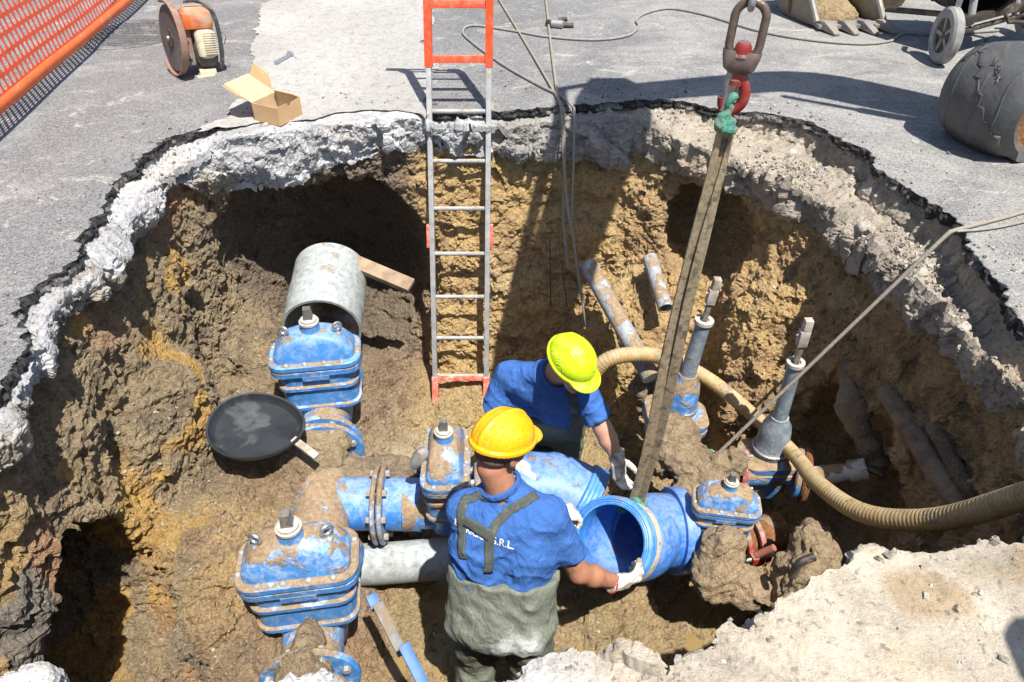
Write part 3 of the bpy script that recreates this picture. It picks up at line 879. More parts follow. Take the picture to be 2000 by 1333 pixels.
def sd_at(x, y):
    u = np.clip((x + 2.7) / (2 * DX), 0, SD.shape[0] - 1.001); v = np.clip(y / (2 * DX), 0, SD.shape[1] - 1.001)
    i = u.astype(int); j = v.astype(int); a = u - i; b = v - j
    return (SD[i, j] * (1 - a) + SD[i + 1, j] * a) * (1 - b) + (SD[i, j + 1] * (1 - a) + SD[i + 1, j + 1] * a) * b

def floor_h(x, y):
    P = np.stack([x, y, np.zeros_like(x)], 1)
    f = np.full(len(x), -1.86, np.float32)
    left = ss(-0.62, -1.02, x)
    f += 0.46 * left
    f += 0.16 * ss(-1.15, -1.6, x) * ss(1.5, 2.2, y)
    f += 0.26 * ss(3.35, 4.2, y) * left
    f += 0.16 * ss(3.30, 3.75, y) * (1 - left)
    f += 0.22 * ss(1.25, 1.7, x)
    f += 0.30 * np.exp(-(((x + 1.30) / 0.26) ** 2 + ((y - 2.02) / 0.30) ** 2))
    f += 0.10 * np.exp(-(((x + 0.62) / 0.22) ** 2 + ((y - 2.95) / 0.35) ** 2))
    f += 0.035 * fbm(P, 3.2, 3) + 0.018 * fbm(P, 11, 2)
    return f

def soil_f(P):
    x, y, z = P[:, 0], P[:, 1], P[:, 2]
    dep = np.maximum(-z - 0.25, 0)
    nl = fbm(P * np.array((1.0, 1.0, 0.55), np.float32), 2.6, 3)
    wl = ss(-0.6, -1.2, x) * ss(1.3, 1.8, y) * ss(3.75, 3.3, y)      # left wall
    wb = ss(3.2, 3.6, y) * ss(-0.7, -0.4, x) * ss(1.3, 0.9, x)      # back wall
    wr = ss(0.8, 1.3, x)
    slope = 0.16 * wl + 0.17 * wb + 0.10 * wr + 0.02
    d = sd_at(x, y) - 0.055 + slope * dep
    # vertical ribs and ledges in the cut faces
    rib = fbm(np.stack([x, y, z * 0.12], 1), 5.2, 3)
    d = d + 0.055 * rib * ss(0.0, 0.25, dep) * (0.35 + wl + 0.25 * wb + 0.7 * wr)
    led = fbm(np.stack([x * 0.35, y * 0.35, z], 1), 6.5, 3)
    d = d + 0.022 * led * ss(0.0, 0.2, dep) * (0.25 + 1.1 * wb)
    d = d + 0.05 * nl * ss(0, 0.3, dep) * (1 - 0.6 * wb)
    c = smax(d, floor_h(x, y) - z, 0.10)
    # hollow under the slab behind the left valve
    c = smin(c, d_ell(P, (-1.02, 4.02, -0.98), (0.56, 0.62, 0.64)), 0.06)
    c = smin(c, d_ell(P, (-1.42, 3.86, -0.78), (0.34, 0.40, 0.52)), 0.06)
    c = smin(c, d_ell(P, (-1.66, 3.30, -1.00), (0.17, 0.14, 0.40)), 0.05)
    # hollow low in the near left wall
    c = smin(c, d_ell(P, (-1.86, 1.72, -1.20), (0.46, 0.34, 0.56)), 0.06)
    c = smin(c, d_ell(P, (-1.52, 1.40, -1.45), (0.34, 0.32, 0.50)), 0.08)
    # round tunnel mouth in the back right corner
    c = smin(c, d_ell(P, (1.20, 4.00, -0.66), (0.27, 0.55, 0.32)), 0.04)
    # hollow in the right wall where the old pipes come out
    c = smin(c, d_ell(P, (1.74, 2.62, -1.28), (0.26, 0.46, 0.38)), 0.08)
    # hollow by the buried pipe right of the ladder
    c = smin(c, d_ell(P, (0.50, 3.80, -1.42), (0.14, 0.34, 0.42)), 0.06)
    s = -c
    # spoil sloping down in the back right corner
    s = smin(s, d_ell(P, (0.95, 3.86, -1.62), (0.55, 0.40, 0.66)) + 0.05 * nl, 0.14)
    s = smin(s, d_ell(P, (1.52, 3.42, -1.30), (0.30, 0.40, 0.72)) + 0.07 * nl, 0.16)
    s = smin(s, d_ell(P, (-1.70, 2.62, -1.05), (0.18, 0.40, 0.36)) + 0.05 * nl, 0.10)
    # soil heaped round the left pipeline
    s = smin(s, d_ell(P, (-1.30, 2.70, -1.52), (0.42, 0.55, 0.22)) + 0.03 * nl, 0.12)
    s = smin(s, d_ell(P, (-1.06, 2.62, -1.34), (0.20, 0.24, 0.13)) + 0.03 * nl, 0.08)
    s = smin(s, d_ell(P, (-0.85, 2.66, -1.45), (0.20, 0.16, 0.16)) + 0.03 * nl, 0.08)
    return s

V, Q = surface_nets(soil_f, (-2.45, 0.25, -2.25), (2.30, 4.80, -0.12), 0.024, 1.7)
Q = Q[(V[Q, 2] < np.where(V[Q, 0] > 0.75, -0.26, -0.17)).any(1)]
me = mesh_np('pit_soil', V, Q, True)
me = subdivide(me, 1)
V = get_v(me); N_ = get_n(me)
f1, f2, fv = worley(V, 17)
g1, g2, gv = worley(V, 42)
rough = 0.55 + 0.45 * ss(-0.2, 0.4, fbm(V, 1.6, 2))
disp = 0.018 * fbm(V, 12, 3) + facets(V, 9, 0.030) + rough * 0.010 * (0.5 - f1) + rough * 0.012 * (0.5 - g1) + facets(V, 26, 0.020) + 0.005 * fbm(V, 110, 2)
set_v(me, V + N_ * disp[:, None])
x, y, z = V.T
n1 = fbm(V, 1.7, 3); n2 = fbm(V + 9, 4.0, 3); n3 = fbm(V + 4, 11.0, 2)
lay = fbm(np.stack([x * 0.25, y * 0.25, z], 1) + 3, 7.0, 3)
def lerp(C, c, w):
    return C + (np.array(c) - C) * np.clip(w, 0, 1)[:, None]
C = np.full((len(V), 3), 1.0) * np.array((0.50, 0.335, 0.138))
C = lerp(C, (0.60, 0.43, 0.215), ss(0.0, 0.5, n1 + 0.5 * lay))
C = lerp(C, (0.36, 0.23, 0.105), ss(0.05, 0.5, n2 - 0.3 * lay))
upface = ss(0.35, 0.8, N_[:, 2])
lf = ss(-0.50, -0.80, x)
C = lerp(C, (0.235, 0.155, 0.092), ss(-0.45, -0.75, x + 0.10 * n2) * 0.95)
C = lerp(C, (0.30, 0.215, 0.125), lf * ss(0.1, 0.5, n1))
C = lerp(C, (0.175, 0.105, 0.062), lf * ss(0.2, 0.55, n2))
# left wall: ochre and reddish seams in olive brown
lw = ss(-1.25, -1.45, x + 0.05 * n3) * ss(1.4, 1.9, y)
C = lerp(C, (0.255, 0.19, 0.105), lw)
C = lerp(C, (0.46, 0.27, 0.045), lw * ss(0.30, 0.45, fbm(V + 21, 2.6, 3)))
C = lerp(C, (0.34, 0.185, 0.095), lw * ss(-0.62, -0.40, z) * ss(-0.1, 0.3, n1 + 0.3))
C = lerp(C, (0.15, 0.11, 0.07), lw * ss(0.3, 0.55, n2))
# near left: grey rock with ochre
nl_ = ss(1.75, 1.45, y + 0.1 * n2) * ss(-1.2, -1.4, x)
C = lerp(C, (0.15, 0.135, 0.12), nl_)
C = lerp(C, (0.42, 0.28, 0.10), nl_ * ss(0.2, 0.4, fbm(V + 31, 4.5, 3)))
# ochre rock mass on the left floor
oc = np.exp(-(((x + 1.28) / 0.30) ** 2 + ((y - 2.02) / 0.34) ** 2))
C = lerp(C, (0.46, 0.31, 0.12), oc * ss(-0.35, 0.25, n2) * 1.1)
C = lerp(C, (0.36, 0.17, 0.07), ss(0.3, 0.5, fbm(V + 41, 3.1, 2)) * lf * ss(2.2, 1.7, y) * 0.8)
# darker soil deep in the back left hollow
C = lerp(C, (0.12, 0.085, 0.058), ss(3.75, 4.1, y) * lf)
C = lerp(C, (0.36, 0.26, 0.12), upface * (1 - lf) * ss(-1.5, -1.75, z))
C = lerp(C, (0.52, 0.43, 0.27), np.exp(-(((x + 0.62) / 0.2) ** 2 + ((y - 3.05) / 0.3) ** 2)) * 0.9)
C *= (1.46 + 0.28 * n3)[:, None] * np.array((1.0, 0.97, 0.95))
bw_ = ss(3.0, 3.4, y) * ss(-0.7, -0.4, x)
C *= 1 + bw_[:, None] * np.array((0.24, 0.26, 0.16))
C *= np.minimum(1.0, 0.80 / np.maximum(C.max(1), 1e-3))[:, None]
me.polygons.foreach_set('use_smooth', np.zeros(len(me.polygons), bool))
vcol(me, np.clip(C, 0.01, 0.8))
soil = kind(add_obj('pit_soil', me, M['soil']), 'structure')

# muddy water standing in the lowest part of the floor
mb = MB()
mb.add([(-1.0, 1.3, -1.875), (1.45, 1.3, -1.875), (1.45, 3.75, -1.875), (-1.0, 3.75, -1.875)], [(0, 1, 2, 3)])
kind(mb.build('muddy_water', M['water']), 'structure')

# gravel verge and far pavement at the back of the street
mb = MB()
mb.box((5.0, 10.2, -0.03), (11.0, 1.6, 0.14), 0)
kerb = mb.build('kerb', M['grey_wood'], None, 0.02)
kerb.data.materials.clear(); kerb.data.materials.append(m_simple('pale kerb stone', (0.50, 0.47, 0.42), 0.9, var=0.2, sc=8, dirt=0.3))
kind(kerb, 'structure')

# loose grit and pebbles lying on the soil, the shelf and the street edge
def pebbles(name, P, N, size, cols, seed):
    rg_ = np.random.default_rng(seed)
    n = len(P)
    base = np.array([(sx, sy, sz) for sz in (-1, 1) for sy in (-1, 1) for sx in (-1, 1)], np.float32) * 0.62
    fq = np.array([(0, 2, 3, 1), (4, 5, 7, 6), (0, 1, 5, 4), (2, 6, 7, 3), (0, 4, 6, 2), (1, 3, 7, 5)])
    J = base[None] + rg_.uniform(-0.28, 0.28, (n, 8, 3))
    q = rg_.normal(size=(n, 4)); q /= np.linalg.norm(q, axis=1)[:, None]
    w, x, y, z = q.T
    Rm = np.stack([1 - 2 * (y * y + z * z), 2 * (x * y - z * w), 2 * (x * z + y * w), 2 * (x * y + z * w), 1 - 2 * (x * x + z * z), 2 * (y * z - x * w), 2 * (x * z - y * w), 2 * (y * z + x * w), 1 - 2 * (x * x + y * y)], 1).reshape(n, 3, 3)
    J = np.einsum('nij,nkj->nki', Rm, J * np.array((1.0, 0.8, 0.6)))
    V = P[:, None] + J * size[:, None, None] + N[:, None] * (size * 0.3)[:, None, None]
    Q = (fq[None] + 8 * np.arange(n)[:, None, None]).reshape(-1, 4)
    me = mesh_np(name, V.reshape(-1, 3), Q, False)
    C = cols[rg_.integers(0, len(cols), n)] * rg_.uniform(0.7, 1.25, (n, 1))
    vcol(me, np.clip(np.repeat(C, 8, 0), 0.01, 0.85))
    return me
rg0 = np.random.default_rng(5)
Vs = get_v(soil.data); Ns = get_n(soil.data)
pr_ = np.clip(Ns[:, 2] - 0.25, 0, 1) * np.clip(0.35 + fbm(Vs, 2.2, 3), 0.02, 2) * (Vs[:, 1] < 4.0)
pick = rg0.choice(len(Vs), 5200, replace=False, p=pr_ / pr_.sum())
sz = 0.0035 + 0.011 * rg0.random(len(pick)) ** 4
me = pebbles('soil_grit', Vs[pick], Ns[pick], sz, np.array([(0.62, 0.52, 0.37), (0.50, 0.38, 0.23), (0.70, 0.64, 0.52), (0.36, 0.27, 0.17), (0.44, 0.33, 0.19)]), 3)
kind(add_obj('soil_grit', me, M['mud']), 'stuff')
Vc = get_v(slab.data); Nc = get_n(slab.data)
on = (Nc[:, 2] > 0.6) & (rowi > NDROP) & (rowi < NTOP + 4) & (Vc[:, 1] > 0.7)
w_ = on * (0.03 + 1.6 * (Vc[:, 0] > 0.7) * (Vc[:, 1] > 1.6)) * np.clip(0.3 + fbm(Vc, 3.0, 3), 0.03, 2)
pick = rg0.choice(len(Vc), 3000, replace=False, p=w_ / w_.sum())
sz = 0.003 + 0.013 * rg0.random(len(pick)) ** 3
me = pebbles('rubble_grit', Vc[pick], Nc[pick], sz, np.array([(0.48, 0.42, 0.34), (0.38, 0.34, 0.29), (0.55, 0.52, 0.47), (0.25, 0.23, 0.20)]), 4)
kind(add_obj('rubble_grit', me, M['concrete']), 'stuff')
an_ = rg0.uniform(0, NR, 2600).astype(int)
dd_ = np.abs(rg0.normal(0, 0.16, 2600)) * rg0.choice([0.6, 1.0, 4.0], 2600) + 0.01
Pp = A2j[an_] + nA[an_] * dd_[:, None]
keep = Pp[:, 1] > 1.2
Pp = Pp[keep]
me = pebbles('street_grit', p3(Pp, 0.001), np.tile(np.array((0, 0, 1.0)), (len(Pp), 1)), 0.0025 + 0.011 * rg0.random(len(Pp)) ** 6, np.array([(0.42, 0.38, 0.33), (0.30, 0.29, 0.28), (0.12, 0.12, 0.12)]), 6)
kind(add_obj('street_grit', me, M['concrete']), 'stuff')
# ------------------------------------------------------------------ valves and pipes in the pit
def T(loc, rz=0.0, s=1.0):
    return Matrix.Translation(Vector(loc)) @ Matrix.Rotation(rz, 4, 'Z') @ Matrix.Scale(s, 4)

def ring(hx, hy, r, z):
    return [(x, y, z) for x, y in rrect(hx, hy, r, 4)]

def bolt_head(mb, p, d=(0, 0, 1), r=0.017, h=0.014, nut=False):
    Mx = frame(p, d)
    if nut:
        mb.lathe([(0.0, h), (r * 0.9, h), (r, h * 0.8), (r, 0.0)], 6, 0, Mx)
    else:
        mb.lathe([(0.001, h), (r * 0.55, h * 0.9), (r * 0.9, h * 0.55), (r, 0.0)], 10, 0, Mx)

def flange_disc(name, mats, parent, p, d, r=0.205, th=0.03, nb=10, bm=None, hole=0.0):
    mb = MB()
    Mx = frame(p, d)
    mb.lathe([(0.001, -th / 2), (r - 0.008, -th / 2), (r, -th / 2 + 0.008), (r, th / 2 - 0.008), (r - 0.008, th / 2), (0.001, th / 2)], 36, 0, Mx)
    o = mb.build(name, mats, parent)
    for k in range(nb):
        a = 2 * math.pi * (k + 0.5) / nb
        q = Mx @ Vector((math.cos(a) * r * 0.82, math.sin(a) * r * 0.82, th / 2))
        b = MB()
        q2 = Mx @ Vector((math.cos(a) * r * 0.82, math.sin(a) * r * 0.82, -th / 2))
        dn = Vector(d).normalized()
        b.lathe([(0.0, -0.02), (0.017, -0.02), (0.017, 0.0), (0.008, 0.001), (0.008, th - 0.001), (0.017, th), (0.017, th + 0.02), (0.0, th + 0.02)], 6, 0, frame(q2, dn))
        b.build('bolt', bm or M['bolt'], parent)
    return o

def make_valve(label, loc, rz, s=1.0, body='blue', bonnet='blue', flanges=(True, True), eyes=True, group='gate valves in the pit', stemmat='steel', eye_x=0.145, one_eye=False):
    t = thing('gate_valve', label, 'valve', loc, group)
    Mx = T(loc, rz, s)
    mb = MB(Mx)
    prof = [(-0.17, 0.09, 0.09, 0.07), (-0.12, 0.135, 0.11, 0.08), (0, 0.155, 0.12, 0.09), (0.06, 0.165, 0.115, 0.09), (0.105, 0.205, 0.12, 0.08), (0.122, 0.226, 0.133, 0.075), (0.142, 0.226, 0.133, 0.075), (0.150, 0.214, 0.12, 0.07),
            (0.265, 0.214, 0.12, 0.07), (0.272, 0.230, 0.136, 0.075), (0.292, 0.230, 0.136, 0.075), (0.30, 0.216, 0.12, 0.07), (0.372, 0.222, 0.122, 0.07)]
    mb.loft([ring(hx, hy, r, z) for z, hx, hy, r in prof])
    mb.lathe([(0.001, -0.285), (0.150, -0.285), (0.138, -0.22), (0.136, 0), (0.138, 0.22), (0.150, 0.285), (0.001, 0.285)], 28, 0, frame((0, 0, 0), (0, 1, 0)))
    mb.build('body', M[body], t)
    mb = MB(Mx)
    mb.loft([ring(0.25, 0.135, 0.075, 0.372), ring(0.255, 0.14, 0.08, 0.378), ring(0.255, 0.14, 0.08, 0.408), ring(0.25, 0.135, 0.075, 0.414)])
    mb.box((0, -0.128, 0.365), (0.15, 0.03, 0.03))
    mb.build('body_flange', M[body], t)
    mb = MB(Mx)
    mb.loft([ring(0.252, 0.137, 0.08, 0.4165), ring(0.258, 0.143, 0.085, 0.424), ring(0.258, 0.143, 0.085, 0.450), ring(0.252, 0.137, 0.08, 0.456)])
    mb.build('bonnet_flange', M[bonnet], t)
    mb = MB(Mx)
    mb.loft([ring(0.226, 0.108, 0.05, 0.454), ring(0.224, 0.106, 0.05, 0.482), ring(0.218, 0.102, 0.045, 0.496), ring(0.168, 0.088, 0.04, 0.560), ring(0.150, 0.085, 0.04, 0.574),
             ring(0.092, 0.072, 0.045, 0.598), ring(0.070, 0.062, 0.045, 0.607)])
    mb.build('bonnet', M[bonnet], t)
    mb = MB(Mx)
    mb.lathe([(0.06, 0.590), (0.054, 0.605), (0.050, 0.655)], 20)
    mb.build('stem_housing', M[bonnet], t)
    mb = MB(Mx)
    mb.lathe([(0.050, 0.652), (0.055, 0.656), (0.055, 0.668), (0.046, 0.671), (0.046, 0.682), (0.036, 0.688), (0.0, 0.690)], 20)
    mb.build('collar', M['washer'], t)
    mb = MB(Mx)
    mb.loft([ring(0.026, 0.026, 0.006, 0.685), ring(0.020, 0.020, 0.005, 0.752)])
    mb.build('stem', M[stemmat], t)
    if eyes:
        for sx in ((0,) if one_eye else (-1, 1)):
            x0 = sx * eye_x; yy = -0.04 if one_eye else 0.0
            zb = 0.560 if not one_eye else 0.585
            if one_eye:
                x0 = 0.105; yy = 0.0; zb = 0.572
            e = MB(Mx)
            e.lathe([(0.026, zb - 0.03), (0.024, zb + 0.012), (0.015, zb + 0.016), (0.0, zb + 0.016)], 12, 0, Matrix.Translation((x0, yy, 0)))
            e.tube([(x0, yy, zb + 0.01), (x0, yy, zb + 0.03)], 0.009, 8)
            e.torus(0.024, 0.0085, Matrix.Translation((x0, yy, zb + 0.052)) @ Matrix.Rotation(math.pi / 2, 4, 'X') @ Matrix.Rotation(0.5 * sx, 4, 'Y'), 18, 8)
            e.build('eye_bolt', M['zinc'], t)
    for (bx, by) in [(-0.15, -0.122), (-0.05, -0.122), (0.055, -0.122), (0.155, -0.122), (-0.239, -0.05), (0.239, -0.05), (-0.239, 0.06), (0.239, 0.06), (-0.15, 0.122), (0.0, 0.122), (0.15, 0.122)]:
        b = MB(Mx)
        bolt_head(b, (bx * 1.0, by, 0.454), (0, 0, 1), 0.0165, 0.016)
        b.build('bolt', M['bolt'], t)
    R3 = Matrix.Rotation(rz, 4, 'Z')
    for sgn, on in zip((-1, 1), flanges):
        if on:
            d = (R3 @ Vector((0, sgn, 0)))
            flange_disc('pipe_flange', M[body], t, Mx @ Vector((0, sgn * 0.29, 0)), d, 0.215 * s, 0.034 * s, 8)
    return t

RZ_MAIN = math.atan2(0.19, 1.28)
VB = Vector((-0.87, 1.82, -1.40)); VA = Vector((-1.06, 3.10, -1.345))
make_valve('blue gate valve at the near left with mud on its rims', VB, RZ_MAIN, 0.95, 'blue', 'blue')
make_valve('clean bright blue gate valve at the back left in front of the grey pipe sleeve', VA, RZ_MAIN, 0.94, 'blue', 'blue_clean')
VC = Vector((-0.315, 2.43, -1.39))
make_valve('narrow blue gate valve seen end on below the foot of the ladder', VC, math.pi / 2 + 0.03, 0.80, 'blue_muddy', 'blue', (False, False), True, one_eye=True)
make_valve('small mud caked gate valve beside the hanging elbow and the red clamps', (0.985, 2.22, -1.365), -0.16, 0.60, 'blue_muddy', 'blue', (True, True), False)

ax = (VA - VB).normalized()
# tee on the left main, half buried
t = thing('pipe_tee', 'half buried blue flanged tee between the two left valves', 'pipe fitting', VB + ax * 0.65)
p0, p1 = VB + ax * 0.325, VA - ax * 0.325
mb = MB(); mb.tube([p0, p0 + ax * 0.06, p1 - ax * 0.06, p1], [0.15, 0.142, 0.142, 0.15], 28); mb.build('barrel', M['blue_muddy'], t)
flange_disc('pipe_flange', M['blue_muddy'], t, p0 + ax * 0.0, ax, 0.213, 0.03, 8)
flange_disc('pipe_flange', M['blue'], t, p1 - ax * 0.0, ax, 0.213, 0.03, 8)
br = Vector((-0.965, 2.455, -1.40))
mb = MB(); mb.tube([br, br + Vector((0.12, 0, 0)), br + Vector((0.27, 0, 0))], [0.145, 0.136, 0.134], 28); mb.build('branch', M['blue_pipe'], t)
flange_disc('branch_flange', M['mud_gray'], t, br + Vector((0.285, 0, 0)), (1, 0, 0), 0.205, 0.024, 8)
# spigot piece to the middle valve
t = thing('flanged_spigot', 'short muddy blue flanged pipe leading to the narrow valve', 'pipe', br + Vector((0.33, 0, 0)))
flange_disc('pipe_flange', M['mud_gray'], t, br + Vector((0.318, 0, 0)), (1, 0, 0), 0.205, 0.024, 8)
mb = MB(); mb.tube([br + Vector((0.325, 0, 0)), VC + Vector((-0.14, 0.02, -0.01))], 0.134, 28); mb.build('barrel', M['blue_pipe'], t)
# end piece on the near valve
t = thing('blank_flange', 'mud covered blue end flange in front of the near left valve', 'pipe fitting', VB - ax * 0.33)
e0 = VB - ax * 0.325
mb = MB(); mb.tube([e0, e0 - ax * 0.02, e0 - ax * 0.12, e0 - ax * 0.15], [0.16, 0.15, 0.15, 0.2], 28); mb.build('barrel', M['blue_muddy'], t)
flange_disc('pipe_flange', M['blue_muddy'], t, e0 - ax * 0.165, -ax, 0.235, 0.036, 10)
# main going on into the hollow, with the loose sleeve lying over it
t = thing('main_pipe', 'dark blue main running back into the hollow under the slab', 'pipe', VA + ax * 0.4)
mb = MB(); mb.tube([VA + ax * 0.325, VA + ax * 0.34, VA + ax * 1.25], [0.19, 0.178, 0.178], 28); mb.build('barrel', M['old_pipe_dark'], t)
sl = MB()
sp = Vector((-1.075, 3.335, -0.955)); sd = Vector((-0.08, 1.0, 0.10)).normalized()
Ms = frame(sp, sd, (1, 0, 0))
n = 40
for i in range(1):
    rs = [(0.206, 0.0), (0.220, 0.0), (0.220, 0.16), (0.224, 0.165), (0.224, 0.30), (0.220, 0.305), (0.220, 0.53), (0.206, 0.53), (0.206, 0.28)]
    sl.lathe(rs, n, 0, Ms, True, (math.radians(-222), math.radians(42)))
o = sl.build('pipe_sleeve', M['old_pipe'])
tag(o, 'pale grey pipe sleeve lying over the main behind the clean blue valve', 'pipe sleeve')
# old grey pipe under the branch
mb = MB(); mb.tube([(-1.02, 2.27, -1.67), (-0.66, 2.285, -1.665), (-0.3, 2.31, -1.65), (0.1, 2.34, -1.64)], 0.106, 26)
tag(mb.build('old_pipe', M['old_pipe']), 'old pale grey pipe lying below the blue flanged branch', 'pipe')

# --- blue bends: sockets are open pipes with real wall thickness
def open_pipe(path, ro, ri, n=36):
    mb = MB()
    pts = [Vector(p) for p in path]
    mb.tube(pts, ro, n, 0, None, False)
    mb.tube(pts, ri, n, 0, None, False)
    for end in (0, -1):
        i = 0 if end == 0 else len(pts) - 1
        nv = len(pts) * n
        ring_o = [i * n + k for k in range(n)]; ring_i = [nv + i * n + k for k in range(n)]
        for k in range(n):
            k2 = (k + 1) % n
            mb.f.append((ring_o[k], ring_o[k2], ring_i[k2], ring_i[k])); mb.mi.append(0); mb.sm.append(False)
    return mb

t = thing('pipe_bend', 'large blue pipe bend between the two workers, bolted to the narrow valve', 'pipe bend', (0.2, 2.45, -1.55))
path = smooth_path([(-0.16, 2.45, -1.38), (-0.04, 2.475, -1.36), (0.09, 2.50, -1.345), (0.20, 2.505, -1.35), (0.285, 2.485, -1.375), (0.325, 2.47, -1.39)], 6)
L = len(path)
ro = [0.150 + 0.042 * float(ss(0.0, 0.35, i / (L - 1))) for i in range(L)]
open_pipe(path, ro, [r - 0.016 for r in ro]).build('barrel', M['blue_fitting'], t)
c1 = path[-1]; d1 = (path[-1] - path[-3]).normalized()
mb = MB()
prof = []
for k in range(4):
    z = 0.002 + 0.021 * k
    prof += [(0.208, z), (0.211, z + 0.004), (0.211, z + 0.014), (0.207, z + 0.018)]
prof = [(0.190, -0.004)] + prof + [(0.19, 0.088), (0.178, 0.088), (0.178, -0.004)]
mb.lathe(prof, 40, 0, frame(c1, d1), True)
mb.build('socket_rim', M['blue_ring'], t)
flange_disc('pipe_flange', M['blue'], t, path[0], (1, 0.1, 0.05), 0.20, 0.03, 8)

t = thing('hanging_pipe_elbow', 'blue pipe elbow slung from the strap, open ribbed socket facing the camera', 'pipe elbow', (0.62, 2.3, -1.5))
O2 = Vector((0.440, 2.050, -1.165)); ain = Vector((0.52, 0.50, -0.66)).normalized()
path = smooth_path([O2 + ain * 0.055, O2 + ain * 0.14, O2 + ain * 0.22 + Vector((0.03, -0.02, 0.02)), (0.665, 2.235, -1.335), (0.755, 2.265, -1.37), (0.835, 2.28, -1.385)], 6)
L = len(path)
ro = [0.186 - 0.008 * float(ss(0.0, 0.5, i / (L - 1))) for i in range(L)]
open_pipe(path, ro, [r - 0.02 for r in ro], 44).build('barrel', M['blue_fitting'], t)
mb = MB()
prof = []
for k in range(3):
    z = -0.002 + 0.020 * k
    prof += [(0.196, z), (0.200, z + 0.004), (0.200, z + 0.013), (0.194, z + 0.017)]
prof = [(0.160, -0.004), (0.168, -0.006), (0.173, -0.002), (0.176, -0.007), (0.182, -0.003), (0.186, -0.008), (0.192, -0.005)] + prof + [(0.187, 0.075), (0.164, 0.075)]
mb.lathe(prof, 48, 0, frame(O2, ain), True)
mb.build('socket_rim', M['blue_ring'], t)
d2 = (path[-1] - path[-3]).normalized()
mb = MB(); mb.lathe([(0.17, -0.03), (0.205, -0.03), (0.21, -0.02), (0.21, 0.03), (0.17, 0.03)], 40, 0, frame(path[-4], d2), True)
mb.build('end_collar', M['blue_fitting'], t)
ELBOW_PATH = path

# --- service valves with telescopic stems
def stem_valve(label, base, top, s=1.0, body='blue', plates=True, group='valves with telescopic stems'):
    base = Vector(base); top = Vector(top); ax_ = (top - base); Ln = ax_.length; ax_.normalize()
    t = thing('stem_valve', label, 'valve', base, group)
    Mx = frame(base, ax_)
    L = lambda f: f * Ln
    mb = MB(Mx); mb.lathe([(0.088 * s, L(0.0)), (0.090 * s, L(0.02)), (0.084 * s, L(0.03)), (0.080 * s, L(0.14)), (0.070 * s, L(0.22)), (0.046 * s, L(0.27)), (0.044 * s, L(0.29)), (0.001, L(0.29))], 24)
    mb.build('bell', M['stem' if body != 'blue' else 'blue_muddy'], t)
    mb = MB(Mx); mb.torus(0.088 * s, 0.007, Matrix.Translation((0, 0, L(0.035))), 26, 8); mb.build('bell_ring', M['zinc'], t)
    mb = MB(Mx); mb.lathe([(0.040 * s, L(0.26)), (0.037 * s, L(0.28)), (0.034 * s, L(0.70)), (0.001, L(0.70))], 18); mb.build('tube', M['stem'], t)
    mb = MB(Mx); mb.lathe([(0.025, L(0.69)), (0.043 * s, L(0.69)), (0.043 * s, L(0.712)), (0.025, L(0.712))], 18, 0, None, True); mb.build('tube_collar', M['washer'], t)
    mb = MB(Mx); mb.box((0, 0, L(0.76)), (0.024, 0.024, L(0.16))); mb.build('rod', M['steel'], t, 0.003)
    mb = MB(Mx); mb.box((0, 0, L(0.88)), (0.044, 0.040, L(0.10))); mb.box((0.004, 0, L(0.965)), (0.036, 0.036, L(0.075)))
    mb.tube([(-0.035, 0.0, L(0.90)), (0.03, 0.0, L(0.885))], 0.005, 6)
    mb.build('square_cap', M['grey_wood'], t, 0.004)
    mb = MB(Mx)
    mb.loft([ring(0.13 * s, 0.10 * s, 0.06, -0.02), ring(0.15 * s, 0.115 * s, 0.07, -0.03), ring(0.15 * s, 0.115 * s, 0.07, -0.06), ring(0.14 * s, 0.105 * s, 0.07, -0.065)])
    mb.lathe([(0.09 * s, 0.0), (0.12 * s, -0.025)], 24)
    mb.build('bonnet_flange', M[body], t)
    mb = MB(Mx)
    mb.loft([ring(0.14 * s, 0.105 * s, 0.07, -0.068), ring(0.15 * s, 0.12 * s, 0.07, -0.075), ring(0.15 * s, 0.12 * s, 0.07, -0.10), ring(0.12 * s, 0.09 * s, 0.06, -0.11), ring(0.12 * s, 0.09 * s, 0.06, -0.22), ring(0.09 * s, 0.07 * s, 0.05, -0.30)])
    mb.build('body', M[body], t)
    for a in range(6):
        b = MB(Mx); an = a * math.pi / 3 + 0.5
        bolt_head(b, (math.cos(an) * 0.118 * s, math.sin(an) * 0.09 * s, -0.024), (0, 0, 1), 0.012, 0.012, True)
        b.build('bolt', M['bolt'], t)
    return t
stem_valve('blue based valve with a leaning telescopic stem behind the lifting strap', (0.915, 2.99, -1.23), (0.988, 2.99, -0.385), 1.14, 'blue')
ve = stem_valve('grey valve with an upright telescopic stem right of the yellow hose', (1.335, 2.665, -1.23), (1.322, 2.655, -0.385), 1.0, 'blue_muddy')
# its side outlet with the rusty disc
mb = MB(); mb.tube([(1.335, 2.665, -1.34), (1.50, 2.61, -1.35)], 0.07, 18); mb.build('side_outlet', M['blue'], ve)
mb = MB(); mb.lathe([(0.001, 0), (0.125, 0), (0.135, 0.008), (0.135, 0.03), (0.001, 0.03)], 30, 0, frame((1.475, 2.62, -1.35), (1, -0.33, 0.05))); mb.build('outlet_flange', M['blue'], ve)
mb = MB(); mb.lathe([(0.001, 0), (0.14, 0), (0.148, 0.012), (0.14, 0.035), (0.08, 0.05), (0.001, 0.055)], 30, 0, frame((1.508, 2.608, -1.348), (1, -0.33, 0.05)))
tag(mb.build('rusty_disc', M['rust']), 'rusty round blanking plate on the side of the grey stem valve', 'plate')

